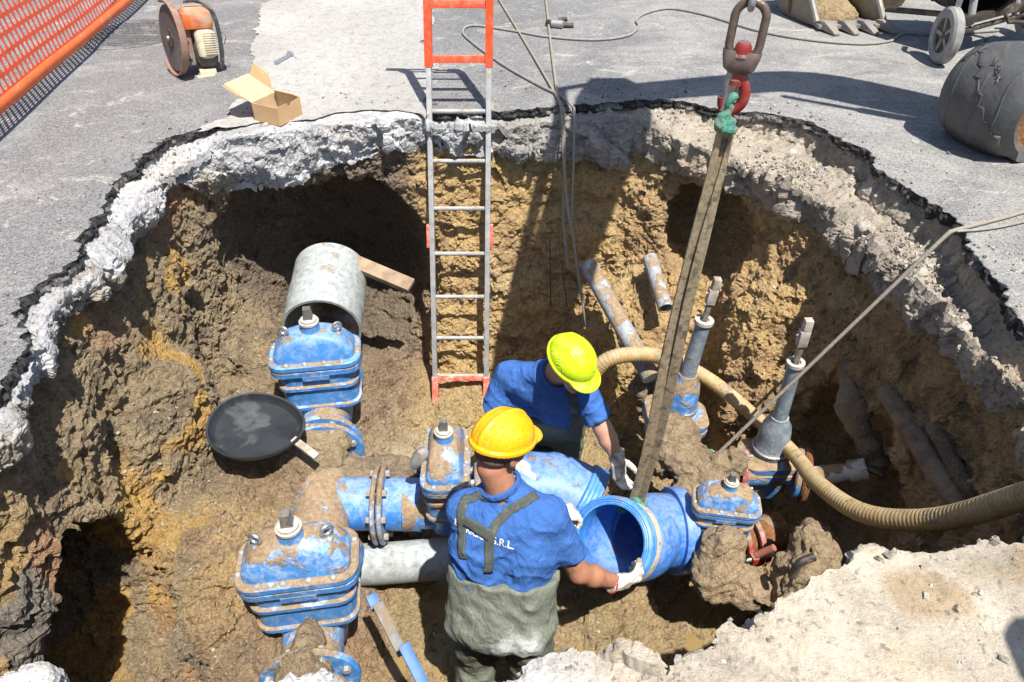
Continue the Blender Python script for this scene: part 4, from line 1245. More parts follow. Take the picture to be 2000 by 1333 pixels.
# --- red pipe clamps with green bolt caps
def clamp(label, c, d, r, gaps=(0.0, 0.055), bolt=0.0):
    c = Vector(c); d = Vector(d).normalized()
    t = thing('pipe_clamp', label, 'clamp', c, 'red pipe clamps')
    Mx = frame(c, d)
    for z in gaps:
        mb = MB(Mx); mb.lathe([(r, z), (r + 0.022, z), (r + 0.026, z + 0.006), (r + 0.026, z + 0.022), (r + 0.02, z + 0.028), (r, z + 0.028)], 30, 0, None, True); mb.build('clamp_ring', M['red_clamp'], t)
    for a in (0.2, 1.9, 3.4, 5.0):
        a += bolt
        x, y = math.cos(a) * (r + 0.035), math.sin(a) * (r + 0.035)
        for gz_ in gaps:
            mb = MB(Mx); mb.box((x, y, gz_ + 0.014), (0.045, 0.045, 0.03)); mb.build('lug', M['red_clamp'], t, 0.004)
        mb = MB(Mx); mb.tube([(x, y, gaps[0] - 0.035), (x, y, gaps[-1] + 0.055)], 0.010, 10); mb.build('bolt', M['zinc'], t)
        mb = MB(Mx); mb.lathe([(0.001, -0.03), (0.014, -0.03), (0.017, -0.024), (0.017, 0.0), (0.001, 0.0)], 12, 0, Matrix.Translation((x, y, gaps[0] - 0.035))); mb.build('bolt_cap', M['green_cap'], t)
    return t
clamp('red clamp with green bolt caps between the mud lump and the grey stem valve', (1.10, 2.60, -1.31), (1, 0.05, -0.1), 0.085, bolt=0.9)
clamp('red clamp pair with a green cap low beside the small muddy valve', (1.12, 2.30, -1.50), (1, 0.25, 0.0), 0.115, (0.0, 0.07), bolt=-0.5)
mb = MB(); mb.tube([(1.0, 2.27, -1.50), (1.36, 2.36, -1.50)], 0.10, 22); mb.build('rusty_pipe', M['rust'])
tag(bpy.data.objects['rusty_pipe'], 'rusty pipe stub sticking out of the lower red clamp', 'pipe')
mb = MB(); mb.tube([(0.92, 2.60, -1.32), (1.34, 2.62, -1.34)], 0.075, 20)
tag(mb.build('joint_pipe', M['blue_muddy']), 'short muddy blue pipe inside the upper red clamp', 'pipe')

# --- old service pipes on the right and in the back wall
def pipe(name, label, pts, r, mat, n=20, smooth=5):
    mb = MB(); mb.tube(smooth_path(pts, smooth) if len(pts) > 2 else pts, r, n)
    return tag(mb.build(name, mat), label, 'pipe')
t = thing('old_pipe_elbow', 'mud crusted old pipe bending down behind the grey stem valve', 'pipe', (1.5, 2.45, -1.2))
pt = [GY(1662, 715, 2.90), GY(1660, 790, 2.68), GY(1685, 850, 2.60), GY(1712, 900, 2.54), GY(1705, 925, 2.50)]
mb = MB(); mb.tube(smooth_path(pt, 5), [0.055 + 0.010 * math.sin(i * 1.7) for i in range(21)], 18); mb.build('barrel', M['mud_pipe'], t)
mb = MB(); mb.lathe([(0.05, -0.05), (0.082, -0.05), (0.085, 0.0), (0.075, 0.05), (0.05, 0.05)], 20, 0, frame(GY(1668, 800, 2.67), pt[2] - pt[1]), True); mb.build('collar', M['mud_pipe'], t)
t = thing('white_pipe', 'chalky white horizontal pipe end with a pale collar right of the hose', 'pipe', GY(1620, 925, 2.45))
a, b = GY(1575, 935, 2.52), GY(1665, 920, 2.51)
mb = MB(); mb.tube([a, a.lerp(b, 0.5), b], [0.055, 0.05, 0.04], 20); mb.build('barrel', M['white_pipe'], t)
mb = MB(); mb.tube([b - (b - a).normalized() * 0.02, GY(1692, 916, 2.50)], 0.055, 20); mb.build('collar', M['white_pipe'], t)
pipe('brown_conduit', 'long brown pipe slanting down the shaded right wall', [GY(1670, 650, 3.05), GY(1700, 710, 2.80), GY(1755, 800, 2.47), GY(1830, 920, 2.11), GY(1880, 985, 1.93), GY(1930, 1050, 1.80)], 0.048, M['mud_pipe'])
t = thing('corrugated_conduit', 'thin corrugated conduit slanting down the shaded right wall', 'conduit', GY(1800, 850, 2.0))
pth = smooth_path([GY(1770, 745, 2.62), GY(1800, 800, 2.42), GY(1840, 865, 2.19), GY(1885, 950, 1.97), GY(1915, 1010, 1.86)], 40)
mb = MB(); mb.tube(pth, [0.028 + (0.005 if i % 2 else 0) for i in range(len(pth))], 12); mb.build('ribbed_tube', M['mud_pipe'], t)
t = thing('buried_pipe', 'grey pipe sloping out of the back wall behind the lime helmet', 'pipe', (0.7, 3.6, -1.3))
a, b = GY(1172, 560, 3.72), GY(1245, 690, 3.30)
mb = MB(); mb.tube([a - (b - a) * 0.35, a, b, b + (b - a) * 0.35], 0.054, 22); mb.build('barrel', M['old_pipe_dark'], t)
t = thing('pipe_stub', 'open grey pipe stub poking from the earth under the tunnel mouth', 'pipe', (1.0, 3.6, -1.1))
a, b = GY(1280, 540, 3.72), GY(1300, 603, 3.50)
path = [a - (b - a) * 0.6, a, b]
open_pipe(path, 0.044, 0.036, 22).build('barrel', M['old_pipe_dark'], t)

# --- ribbed yellow suction hose
pts = [(0.36, 3.10, -1.62), (0.40, 3.10, -1.25), (0.50, 3.12, -1.02), (0.68, 3.14, -0.975), (0.87, 3.15, -1.02), (1.09, 3.05, -1.09), (1.30, 2.84, -1.17), (1.405, 2.55, -1.14), (1.41, 2.28, -1.045), (1.47, 1.98, -0.89), (1.59, 1.77, -0.66), (1.68, 1.60, -0.33), (1.70, 1.47, -0.06), (1.76, 1.35, 0.04), (1.95, 1.1, 0.06), (2.4, 0.8, 0.06)]
pth = smooth_path(pts, 60)
# even spacing so that the ribs are regular
acc = [0.0]
for i in range(1, len(pth)): acc.append(acc[-1] + (pth[i] - pth[i - 1]).length)
sN = int(acc[-1] / 0.0048)
ev = []
j = 0
for i in range(sN):
    d = i * 0.0048
    while acc[j + 1] < d: j += 1
    f = (d - acc[j]) / max(acc[j + 1] - acc[j], 1e-6)
    ev.append(pth[j].lerp(pth[j + 1], f))
rad = [0.039 + 0.003 * math.sin(i * 0.013) + (0.0048, 0.0032, 0.0, 0.0032)[i % 4] * (0.45 + 0.55 * float(ss(-0.75, -0.45, p.z))) for i, p in enumerate(ev)]
mb = MB(); mb.tube(ev, rad, 18)
tag(mb.build('suction_hose', M['hose']), 'dirty yellow ribbed suction hose snaking across the right of the pit', 'hose')

# --- mud lumps on the fittings
def lump(name, label, cat, parts, col=(0.38, 0.265, 0.15), h=0.014, seed=0, k=0.05, amp=1.0, mat='mud', group=None):
    P0 = np.array([p[0] for p in parts]); R0 = np.array([max(p[1]) if isinstance(p[1], tuple) else p[1] for p in parts])
    lo = (P0 - R0[:, None] - 0.06).min(0); hi = (P0 + R0[:, None] + 0.06).max(0)
    def f(P):
        d = None
        for c, r in parts:
            q = d_ell(P, c, r if isinstance(r, tuple) else (r, r, r))
            d = q if d is None else smin(d, q, k)
        return d + amp * 0.022 * fbm(P + seed, 9, 3)
    V, Q = surface_nets(f, lo, hi, h, 1.6)
    me = mesh_np(name, V, Q); me = subdivide(me, 1)
    V = get_v(me); N_ = get_n(me)
    f1, f2, fv = worley(V + seed, 30)
    V2 = V + N_ * (amp * (0.010 * (0.5 - f1) + 0.008 * fbm(V, 30, 3) + facets(V + seed, 14, 0.02)))[:, None]
    set_v(me, V2)
    C = np.array(col) * (1 + 0.25 * fbm(V + seed, 6, 3) + 0.12 * fbm(V, 40, 2))[:, None]
    vcol(me, np.clip(C, 0.01, 0.9))
    return tag(add_obj(name, me, M[mat]), label, cat, group)
def e3(p, r): return (tuple(p), r)
lump('mud_covered_tee', 'big brown mud covered pipe joint right of the hanging elbow', 'pipe fitting',
     [e3(GY(1325, 850, 2.72), 0.115), e3(GY(1310, 890, 2.66), (0.12, 0.12, 0.14)), e3(GY(1352, 905, 2.60), 0.11), e3(GY(1385, 950, 2.48), 0.11), e3(GY(1365, 985, 2.42), 0.10), e3(GY(1420, 905, 2.55), (0.10, 0.07, 0.07)), e3(GY(1340, 960, 2.5), 0.09)])
lump('mud_clod', 'large brown mud clod below the small muddy valve', 'mud clod', [e3(GY(1412, 1075, 2.06), (0.11, 0.10, 0.11)), e3(GY(1400, 1125, 1.99), (0.12, 0.11, 0.11)), e3(GY(1462, 1145, 1.96), (0.11, 0.09, 0.08))])
lump('mud_clod', 'round brown mud clod nearest the pale slab on the right', 'mud clod', [e3(GY(1590, 1075, 2.02), (0.11, 0.11, 0.11)), e3(GY(1560, 1115, 1.98), (0.13, 0.11, 0.12)), e3(GY(1610, 1130, 1.92), (0.12, 0.10, 0.10)), e3(GY(1590, 1190, 1.85), (0.18, 0.16, 0.25))])
lump('boulder', 'grey brown boulder beside the lifting strap below the hose', 'boulder', [e3(GY(1258, 760, 3.30), (0.09, 0.10, 0.12)), e3(GY(1262, 790, 3.28), (0.07, 0.08, 0.10))], (0.21, 0.165, 0.12), amp=0.6)
lump('mud_heap', 'brown mud heaped over the pipe in front of the near left valve', 'mud heap', [e3((-0.838, 1.60, -1.29), (0.075, 0.12, 0.10)), e3((-0.83, 1.50, -1.275), (0.10, 0.07, 0.10)), e3((-0.82, 1.43, -1.36), (0.15, 0.09, 0.15))], (0.29, 0.20, 0.11), amp=0.7)
lump('mud_heap', 'brown mud heaped on the tee behind the black pan', 'mud heap', [e3((-1.02, 2.78, -1.26), (0.15, 0.10, 0.09)), e3((-1.06, 2.66, -1.27), (0.18, 0.14, 0.08)), e3((-1.00, 2.60, -1.29), (0.13, 0.10, 0.07))], (0.33, 0.235, 0.13), amp=0.8)
lump('mud_heap', 'muddy soil lying on the blue flanged branch', 'mud heap', [e3((-0.80, 2.60, -1.33), (0.13, 0.09, 0.07)), e3((-0.66, 2.63, -1.33), (0.09, 0.08, 0.08)), e3((-0.53, 2.62, -1.35), (0.08, 0.07, 0.07))], (0.28, 0.20, 0.12), amp=0.8)

# --- loose things lying in the pit
# shallow black rubber pan with a wooden handle
c = Vector((-1.275, 2.62, -1.04)); n_ = Vector((0.10, -0.20, 1)).normalized()
t = thing('black_pan', 'shallow black rubber pan with a wooden handle lying on the left bank', 'pan', c - Vector((0, 0, 0.03)))
Mx = frame(c, n_, (1, 0, 0))
def egg(r, z):
    r *= 0.9
    return [(r * (1.0 + 0.05 * math.cos(a)) * math.cos(a) * 1.0, r * 0.82 * math.sin(a) * (1.0 - 0.08 * math.cos(a)), z) for a in [2 * math.pi * k / 56 for k in range(56)]]
mb = MB(Mx)
mb.loft([egg(0.20, -0.012), egg(0.235, -0.004), egg(0.246, 0.014), egg(0.258, 0.045), egg(0.264, 0.048), egg(0.262, 0.054), egg(0.250, 0.052), egg(0.238, 0.022), egg(0.220, 0.010), egg(0.05, 0.005)])
mb.build('pan', M['rubber_pan'], t)
hd = MB(Mx); hd.box((0, 0, 0), (0.16, 0.038, 0.022), 0, Matrix.Translation((0.262, -0.10, 0.02)) @ Matrix.Rotation(-0.62, 4, 'Z')); hd.build('handle', M['grey_wood'], t, 0.006)
# plank
a, b = GY(676, 508, 3.84), GY(792, 553, 3.70)
mb = MB(); mb.box((0, 0, 0), (0.48, 0.09, 0.045), 0, frame((a + b) / 2, (0.1, -0.45, 1), b - a))
tag(mb.build('plank', M['wood'], None, 0.005), 'short weathered plank wedged beside the grey sleeve', 'plank')
# long flat bar, blue at both ends
a, b = Vector((-0.62, 1.86, -1.30)), GY(835, 1350, 1.44)
t = thing('steel_bar', 'long flat grey and blue bar slanting down from the near left valve', 'bar', b)
d = b - a
def bar_part(f0, f1, mat, nm):
    q0, q1 = a + d * f0, a + d * f1
    m_ = MB(); m_.box((0, 0, 0), ((q1 - q0).length, 0.046, 0.016), 0, frame((q0 + q1) / 2, (0.3, -0.5, 1), d)); m_.build(nm, mat, t, 0.003)
bar_part(0.0, 0.14, M['blue_bar'], 'blue_end'); bar_part(0.141, 0.60, m_simple('scraped bar steel', (0.17, 0.17, 0.17), 0.6, 0.2, dirt=0.3), 'shank'); bar_part(0.601, 1.25, M['blue_bar'], 'blue_end')
# short brick red pipe offcut
mb = MB(); mb.tube([GY(1475, 1085, 2.0), GY(1512, 1070, 1.98)], 0.016, 12)
tag(mb.build('pipe_offcut', m_simple('terracotta plastic', (0.36, 0.13, 0.08), 0.7, dirt=0.3)), 'thin brick red pipe offcut between the mud clods', 'pipe')
mb = MB(); mb.tube(smooth_path([GY(1548, 1125, 1.83), GY(1562, 1100, 1.84), GY(1590, 1088, 1.86)], 6), 0.018, 10)
tag(mb.build('bent_bar', M['dark_iron']), 'bent dark iron bar on the right mud clod', 'bar')
# crumpled plastic bottle by the narrow valve
mb = MB(Matrix.Translation(GY(820, 895, 2.42)) @ Matrix.Rotation(0.5, 4, 'Y'))
mb.loft([[((r + 0.006 * math.sin(3 * a + z * 60)) * math.cos(a), r * math.sin(a), z) for a in [2 * math.pi * k / 12 for k in range(12)]] for r, z in ((0.012, 0.07), (0.03, 0.05), (0.036, 0.0), (0.03, -0.05), (0.02, -0.07))])
tag(mb.build('crumpled_bottle', m_simple('grey dirty plastic', (0.30, 0.29, 0.28), 0.35, dirt=0.35)), 'crumpled grey plastic bottle beside the narrow valve', 'bottle')

for i, (px, py, zz, r, lb) in enumerate(((1545, 300, -0.15, 0.026, 'pale concrete chunk on the shelf, farthest from the camera right of the hook'), (1690, 445, -0.17, 0.032, 'largest pale concrete chunk midway along the right rubble shelf'),
                                    (1800, 535, -0.17, 0.027, 'pale concrete chunk beside the taut rope where it crosses the shelf'), (1880, 640, -0.16, 0.026, 'pale concrete chunk on the shelf nearest the right picture edge'))):
    p = G(px, py, zz)
    lump('concrete_chunk', lb, 'rubble', [e3(p, (r * 1.3, r, r * 0.8)), e3(p + Vector((r * 0.5, r * 0.4, r * 0.3)), (r * 0.7, r * 0.8, r * 0.6))], (0.46, 0.42, 0.37), 0.008, i * 3.1, 0.01, 0.5, 'concrete', 'concrete chunks on the right shelf')
for i, (x, y, z, r, lb) in enumerate(((-0.55, 3.18, -1.74, 0.05, 'larger tan stone on the pit floor left of the ladder foot'), (-0.12, 3.30, -1.74, 0.042, 'tan stone on the pit floor right of the ladder foot'))):
    lump('stone', lb, 'stone', [e3((x, y, z), (r * 1.2, r, r * 0.75)), e3((x + r * 0.4, y, z + r * 0.2), (r * 0.7, r * 0.8, r * 0.6))], (0.50, 0.38, 0.22), 0.009, i * 2.3, 0.015, 0.5, 'mud', 'stones by the ladder foot')
# ------------------------------------------------------------------ things on the street
# orange safety netting along the left
t = thing('safety_netting', 'orange plastic safety netting with a solid lower band at the top left', 'barrier', (-2.75, 4.2, 0))
PX, PZ = 0.060, 0.078
n0 = Vector((-2.54, 2.5, 0.10)); n1 = Vector((-3.35, 9.2, 0.10))
dl = (n1 - n0); LN = dl.length; dl.normalize()
def net_pt(u, w):
    """u metres along, w metres up the net"""
    p = n0 + dl * u
    sag = 0.012 * math.sin(u * 1.1) + 0.006 * math.sin(u * 5.3 + w * 3)
    lean = -0.10 * w
    return p + Vector((lean + sag * (0.4 + w), 0.0, w * 0.985 + 0.015 * math.sin(u * 1.3)))
vs, fs = [], []
cols = int(LN / PX); BW = 0.068; rowsn = 11
for i in range(cols):
    for j in range(rowsn):
        u0, w0 = i * PX, BW + j * PZ
        b = len(vs)
        out = [(0, 0), (0.5, 0), (1, 0), (1, 0.5), (1, 1), (0.5, 1), (0, 1), (0, 0.5)]
        inn = [(0.20, 0.18), (0.5, 0.10), (0.80, 0.18), (0.87, 0.5), (0.80, 0.82), (0.5, 0.90), (0.20, 0.82), (0.13, 0.5)]
        for a, c in out + inn:
            vs.append(net_pt(u0 + a * PX, w0 + c * PZ)[:])
        for k in range(8):
            k2 = (k + 1) % 8
            fs.append((b + k, b + k2, b + 8 + k2, b + 8 + k))
me = bpy.data.meshes.new('netting'); me.from_pydata(vs, [], fs)
bm = bmesh.new(); bm.from_mesh(me); bmesh.ops.remove_doubles(bm, verts=bm.verts, dist=0.0005); bm.to_mesh(me); bm.free()
o = add_obj('netting', me, M['net'], t); md = o.modifiers.new('thick', 'SOLIDIFY'); md.thickness = 0.003
for nm, w0, w1 in (('lower_band', 0.0, BW), ('upper_band', BW + rowsn * PZ, BW + rowsn * PZ + 0.08)):
    mb = MB(); q = 160
    V = [net_pt(LN * k / q, w) for k in range(q + 1) for w in (w0, w0 + (w1 - w0) * 0.5, w1)]
    mb.add(V, [(k * 3 + a, (k + 1) * 3 + a, (k + 1) * 3 + a + 1, k * 3 + a + 1) for k in range(q) for a in (0, 1)])
    o = mb.build(nm, M['net_band'], t); md = o.modifiers.new('thick', 'SOLIDIFY'); md.thickness = 0.004
for u in (0.05, 3.9 + 3.0, LN - 0.05):
    p = n0 + dl * u
    mb = MB(); mb.tube([(p.x - 0.03, p.y, 0.0), (p.x - 0.14, p.y, 1.15)], 0.008, 8); mb.build('stake', M['rust'], t)

# manhole cover
mb = MB()
c = Vector((-2.83, 5.68, 0.0))
t = thing('manhole_cover', 'round cast iron manhole cover behind the disc cutter', 'manhole cover', c)
mb.lathe([(0.38, 0.0), (0.38, 0.006), (0.345, 0.006), (0.345, 0.001)], 48, 0, Matrix.Translation(c)); mb.build('frame_ring', M['manhole'], t)
mb = MB(); mb.lathe([(0.338, 0.0), (0.338, 0.006), (0.0, 0.006)], 48, 0, Matrix.Translation(c)); mb.build('lid', M['manhole'], t)
mb = MB()
for i in range(-7, 8):
    for j in range(-7, 8):
        x, y = i * 0.042 + (0.021 if j % 2 else 0), j * 0.042
        if x * x + y * y < 0.31 ** 2:
            mb.box((c.x + x, c.y + y, 0.0085), (0.026, 0.026, 0.006), 0, None)
kind(mb.build('studs', M['manhole'], t), 'stuff')

# petrol disc cutter
B0 = Vector((-2.10, 4.76, 0.0))
t = thing('disc_cutter', 'dusty orange petrol disc cutter standing on its guard at the top left', 'power tool', B0)
dc = B0 + Vector((-0.02, 0.02, 0.225)); dn = Vector((-0.76, -0.63, 0.12)).normalized()
Mx = frame(dc, dn, (0, -0.2, 1))
mb = MB(Mx); mb.lathe([(0.0, 0.0025), (0.192, 0.0025), (0.192, -0.0025), (0.0, -0.0025)], 48); mb.build('disc', M['disc'], t)
mb = MB(Mx); mb.lathe([(0.0, 0.014), (0.02, 0.014), (0.05, 0.010), (0.055, 0.003), (0.02, 0.003), (0.0, 0.003)], 24); mb.build('disc_washer', M['dark_iron'], t)
mb = MB(Mx); mb.lathe([(0.0, 0.026), (0.014, 0.026), (0.016, 0.014)], 6); mb.build('spindle_nut', M['steel'], t)
# guard: back plate and rim round the side away from the free arc
mb = MB(Mx)
mb.lathe([(0.02, -0.030), (0.205, -0.030), (0.218, -0.022), (0.222, 0.018), (0.214, 0.018), (0.208, -0.018), (0.02, -0.022)], 40, 0, None, True, (math.radians(150), math.radians(395)))
mb.build('guard', M['saw_guard'], t)
# belt arm
Mb = frame(B0 + Vector((0.11, 0.05, 0.20)), (0, 0.1, 1), (1, 0.45, 0))
mb = MB(Mb); mb.box((-0.045, -0.01, 0.02), (0.055, 0.05, 0.30)); mb.build('belt_arm', M['saw_guard'], t, 0.008)
mb = MB(Mb); mb.box((-0.045, -0.037, -0.10), (0.045, 0.01, 0.07)); mb.build('arm_plate', M['steel'], t, 0.003)
for zz in (0.12, 0.0, -0.1):
    mb = MB(Mb); bolt_head(mb, (-0.045, -0.043 if zz < -0.05 else -0.036, zz), (0, -1, 0), 0.009, 0.006); mb.build('bolt', M['dark_iron'], t)
# engine cover with fins
mb = MB(Mb); mb.loft([[(x + 0.06, y, z) for x, y in rrect(hx, hy, 0.03, 4)] for z, hx, hy in ((-0.10, 0.035, 0.05), (-0.085, 0.055, 0.065), (0.05, 0.06, 0.07), (0.075, 0.05, 0.06))])
mb.build('engine_cover', M['saw_cream'], t)
for k in range(10):
    mb = MB(Mb); mb.box((0.085, -0.062, -0.07 + k * 0.0135), (0.075, 0.02, 0.005)); mb.build('cooling_fin', M['saw_cream'], t)
mb = MB(Mb); mb.loft([[(x + 0.03, y + 0.02, z) for x, y in rrect(hx, hy, 0.03, 4)] for z, hx, hy in ((0.078, 0.09, 0.085), (0.12, 0.10, 0.09), (0.17, 0.09, 0.085), (0.20, 0.06, 0.06))])
mb.build('top_housing', M['saw_orange'], t)
mb = MB(Mb); mb.loft([[(x + 0.05, y + 0.06, z) for x, y in rrect(hx, hy, 0.03, 4)] for z, hx, hy in ((-0.16, 0.05, 0.06), (-0.12, 0.07, 0.08), (0.07, 0.07, 0.08))])
mb.build('engine_block', M['machine_dark'], t)
hp = [(-0.02, -0.02, 0.235), (0.05, -0.03, 0.235), (0.115, -0.03, 0.20), (0.145, -0.03, 0.12), (0.15, -0.02, 0.0), (0.14, -0.01, -0.12), (0.12, 0.02, -0.18)]
mb = MB(Mb); mb.tube(smooth_path(hp, 6), 0.014, 10); mb.build('front_handle', M['tube_dark'], t)
mb = MB(Mb); mb.tube([(0.15, -0.02, 0.06), (0.19, -0.02, 0.02), (0.17, -0.02, -0.03), (0.15, -0.02, -0.02)], 0.004, 6); mb.build('wire_loop', M['rust'], t)
mb = MB(Mb); mb.box((0.01, -0.05, -0.205), (0.11, 0.045, 0.012), 0, Matrix.Rotation(0.2, 4, 'Z')); mb.box((0.04, 0.02, -0.185), (0.10, 0.12, 0.03)); mb.build('foot', M['saw_cream'], t, 0.003)
mb = MB(Mx); mb.lathe([(0.0, -0.03), (0.05, -0.03), (0.055, -0.06), (0.0, -0.065)], 16, 0, Matrix.Translation((0.06, 0.12, -0.05))); mb.build('water_fitting', M['saw_cream'], t)

# steel pin on the pale strip
a, b = G(538, 124, 0.016), G(566, 108, 0.016)
t = thing('steel_bolt', 'single grey steel bolt lying on the pale concrete strip', 'bolt', G(553, 117, 0))
d = (b - a).normalized()
mb = MB(); mb.tube([a, b], 0.013, 12); mb.build('shank', M['zinc'], t)
mb = MB(); mb.lathe([(0.0, -0.01), (0.024, -0.01), (0.026, -0.004), (0.026, 0.012), (0.0, 0.014)], 6, 0, frame(b, d)); mb.build('head', M['zinc'], t)
# bolt set in the middle of the street
t = thing('clamp_bolts', 'dark steel coupling with two pins lying behind the ropes', 'coupling', G(1095, 48, 0))
for (p0, p1, r, nm, mt) in ((G(1078, 46, 0.03), G(1100, 48, 0.03), 0.030, 'sleeve', 'zinc'), (G(1068, 44, 0.025), G(1079, 46, 0.025), 0.022, 'nut', 'dark_iron'), (G(1098, 50, 0.018), G(1120, 50, 0.018), 0.018, 'pin', 'dark_iron'), (G(1090, 38, 0.015), G(1108, 38, 0.015), 0.015, 'pin', 'dark_iron')):
    mb = MB(); mb.tube([p0, p1], r, 14); mb.build(nm, M[mt], t)

# cardboard box with its lid thrown back
N = G(547, 247, 0.004); Lc = G(499, 236, 0.004); Rc = G(590, 224, 0.004)
u = (Lc - N); v = (Rc - N)
v = v - u * (v.dot(u) / u.dot(u)) * 0.6
K = N + u + v; Rc = N + v
H = Vector((0, 0, 0.10))
t = thing('cardboard_box', 'small open cardboard box with its lid thrown back', 'box', (N + K) / 2)
def panel(name, pts, mat=None, th=0.004):
    mb = MB(); mb.add(pts, [tuple(range(len(pts)))], 0, False)
    o = mb.build(name, mat or M['card'], t); md = o.modifiers.new('thick', 'SOLIDIFY'); md.thickness = th; md.offset = 0
    return o
panel('bottom', [N, Rc, K, Lc], M['card_in'])
panel('wall', [N, Rc, Rc + H, N + v * 0.62 + H * 0.94, N + v * 0.55 + H * 0.80, N + v * 0.46 + H * 0.84, N + v * 0.42 + H * 1.0, N + H])
panel('wall', [N, Lc, Lc + H, N + H]); panel('wall', [Rc, K, K + H, Rc + H], M['card_in']); panel('wall', [Lc, K, K + H, Lc + H], M['card_in'])
un = u.normalized(); vn = v.normalized()
hA, hB = Lc + H, K + H
lid_d = un * 0.18 + Vector((0, 0, 0.075))
panel('lid', [hA, hB, hB + lid_d, hA + lid_d], M['card_in'])
panel('lid_flap', [hA + lid_d * 0.1, hA + lid_d * 0.92, hA + lid_d * 0.8 - vn * 0.05 + Vector((0, 0, 0.03)), hA + lid_d * 0.25 - vn * 0.05 + Vector((0, 0, 0.03))], M['card'])
panel('lid_flap', [hB + lid_d * 0.1, hB + lid_d * 0.92, hB + lid_d * 0.85 + vn * 0.03 + Vector((0, 0, 0.07)), hB + lid_d * 0.3 + vn * 0.03 + Vector((0, 0, 0.06))], M['card'])
panel('lid_tuck', [hA + lid_d + vn * 0.01, hB + lid_d - vn * 0.01, hB + lid_d * 1.1 - vn * 0.04 + Vector((0, 0, -0.05)), hA + lid_d * 1.1 + vn * 0.03 + Vector((0, 0, -0.05))], M['card'])
panel('side_flap', [Rc + H, K + H, K + H * 1.25 - vn * 0.03 - un * 0.02, Rc + H * 1.25 - vn * 0.035 + un * 0.02], M['card'])

# excavator bucket lying on the street
w_ = Vector((0.98, 0.06, 0)).normalized(); f_ = Vector((0.30, -0.95, 0)).normalized(); z_ = Vector((0, 0, 1))
bo = Vector((2.09, 6.42, 0.0)); WB = 0.50
t = thing('excavator_bucket', 'pale scoured excavator bucket with four teeth lying at the back', 'bucket', bo + w_ * WB / 2 + f_ * 0.3)
def bp(f, z, s=0.0): return bo + f_ * f + z_ * z + w_ * s
prof = [(0.66, 0.03), (0.45, 0.012), (0.20, 0.02), (0.04, 0.10), (-0.06, 0.25), (-0.06, 0.42), (0.04, 0.56), (0.12, 0.60)]
mb = MB(); V = []
for s in (0.0, WB):
    for (f, z) in prof: V.append(bp(f, z, s))
k = len(prof)
mb.add(V, [(i, i + 1, k + i + 1, k + i) for i in range(k - 1)])
o = mb.build('shell', M['bucket'], t); md = o.modifiers.new('thick', 'SOLIDIFY'); md.thickness = 0.018; md.offset = 0
for s in (-0.006, WB + 0.006):
    mb = MB(); mb.add([bp(f, z, s) for f, z in prof] , [tuple(range(k))])
    o = mb.build('side_plate', M['bucket'], t); md = o.modifiers.new('thick', 'SOLIDIFY'); md.thickness = 0.016; md.offset = 0
    mb = MB(); mb.tube([bp(0.64, 0.05, s), bp(0.14, 0.60, s)], 0.022, 8); mb.build('side_edge', M['bucket'], t)
mb = MB(); mb.tube([bp(0.30, 0.03, -0.016), bp(0.28, 0.20, -0.016), bp(0.20, 0.42, -0.016)], 0.018, 8); mb.build('side_rib', M['rust'], t)
mb = MB(); mb.box((0, 0, 0), (WB + 0.04, 0.10, 0.028), 0, frame(bp(0.66, 0.032, WB / 2), (0, 0, 1), w_)); mb.build('cutting_edge', M['bucket'], t, 0.004)
for q in range(4):
    s = 0.03 + q * (WB - 0.06) / 3
    mb = MB()
    c0 = bp(0.66, 0.04, s); c1 = bp(0.72, 0.045, s); c2 = bp(0.84, 0.012, s)
    def rg(c, hw, hh): return [c + w_ * hw + z_ * hh, c - w_ * hw + z_ * hh, c - w_ * hw - z_ * hh, c + w_ * hw - z_ * hh]
    mb.loft([rg(c0, 0.042, 0.030), rg(c1, 0.038, 0.030), rg(c2, 0.022, 0.008)], smooth=False)
    mb.build('tooth', M['bucket'], t, 0.006)
lump('bucket_soil', 'sandy soil left in the excavator bucket', 'soil', [e3(bp(0.36, 0.04, 0.26), (0.22, 0.16, 0.09)), e3(bp(0.24, 0.07, 0.3), (0.17, 0.14, 0.10))], (0.45, 0.32, 0.16), amp=0.5)
# mortar tub
c = Vector((3.06, 6.62, 0))
t = thing('mortar_tub', 'round dirty mortar tub behind the excavator bucket', 'tub', c)
mb = MB(Matrix.Translation(c)); mb.lathe([(0.0, 0.004), (0.19, 0.004), (0.20, 0.02), (0.29, 0.30), (0.305, 0.31), (0.305, 0.33), (0.28, 0.33), (0.19, 0.03), (0.0, 0.03)], 32); mb.build('shell', m_simple('brown tub', (0.20, 0.145, 0.09), 0.8, dirt=0.4), t)

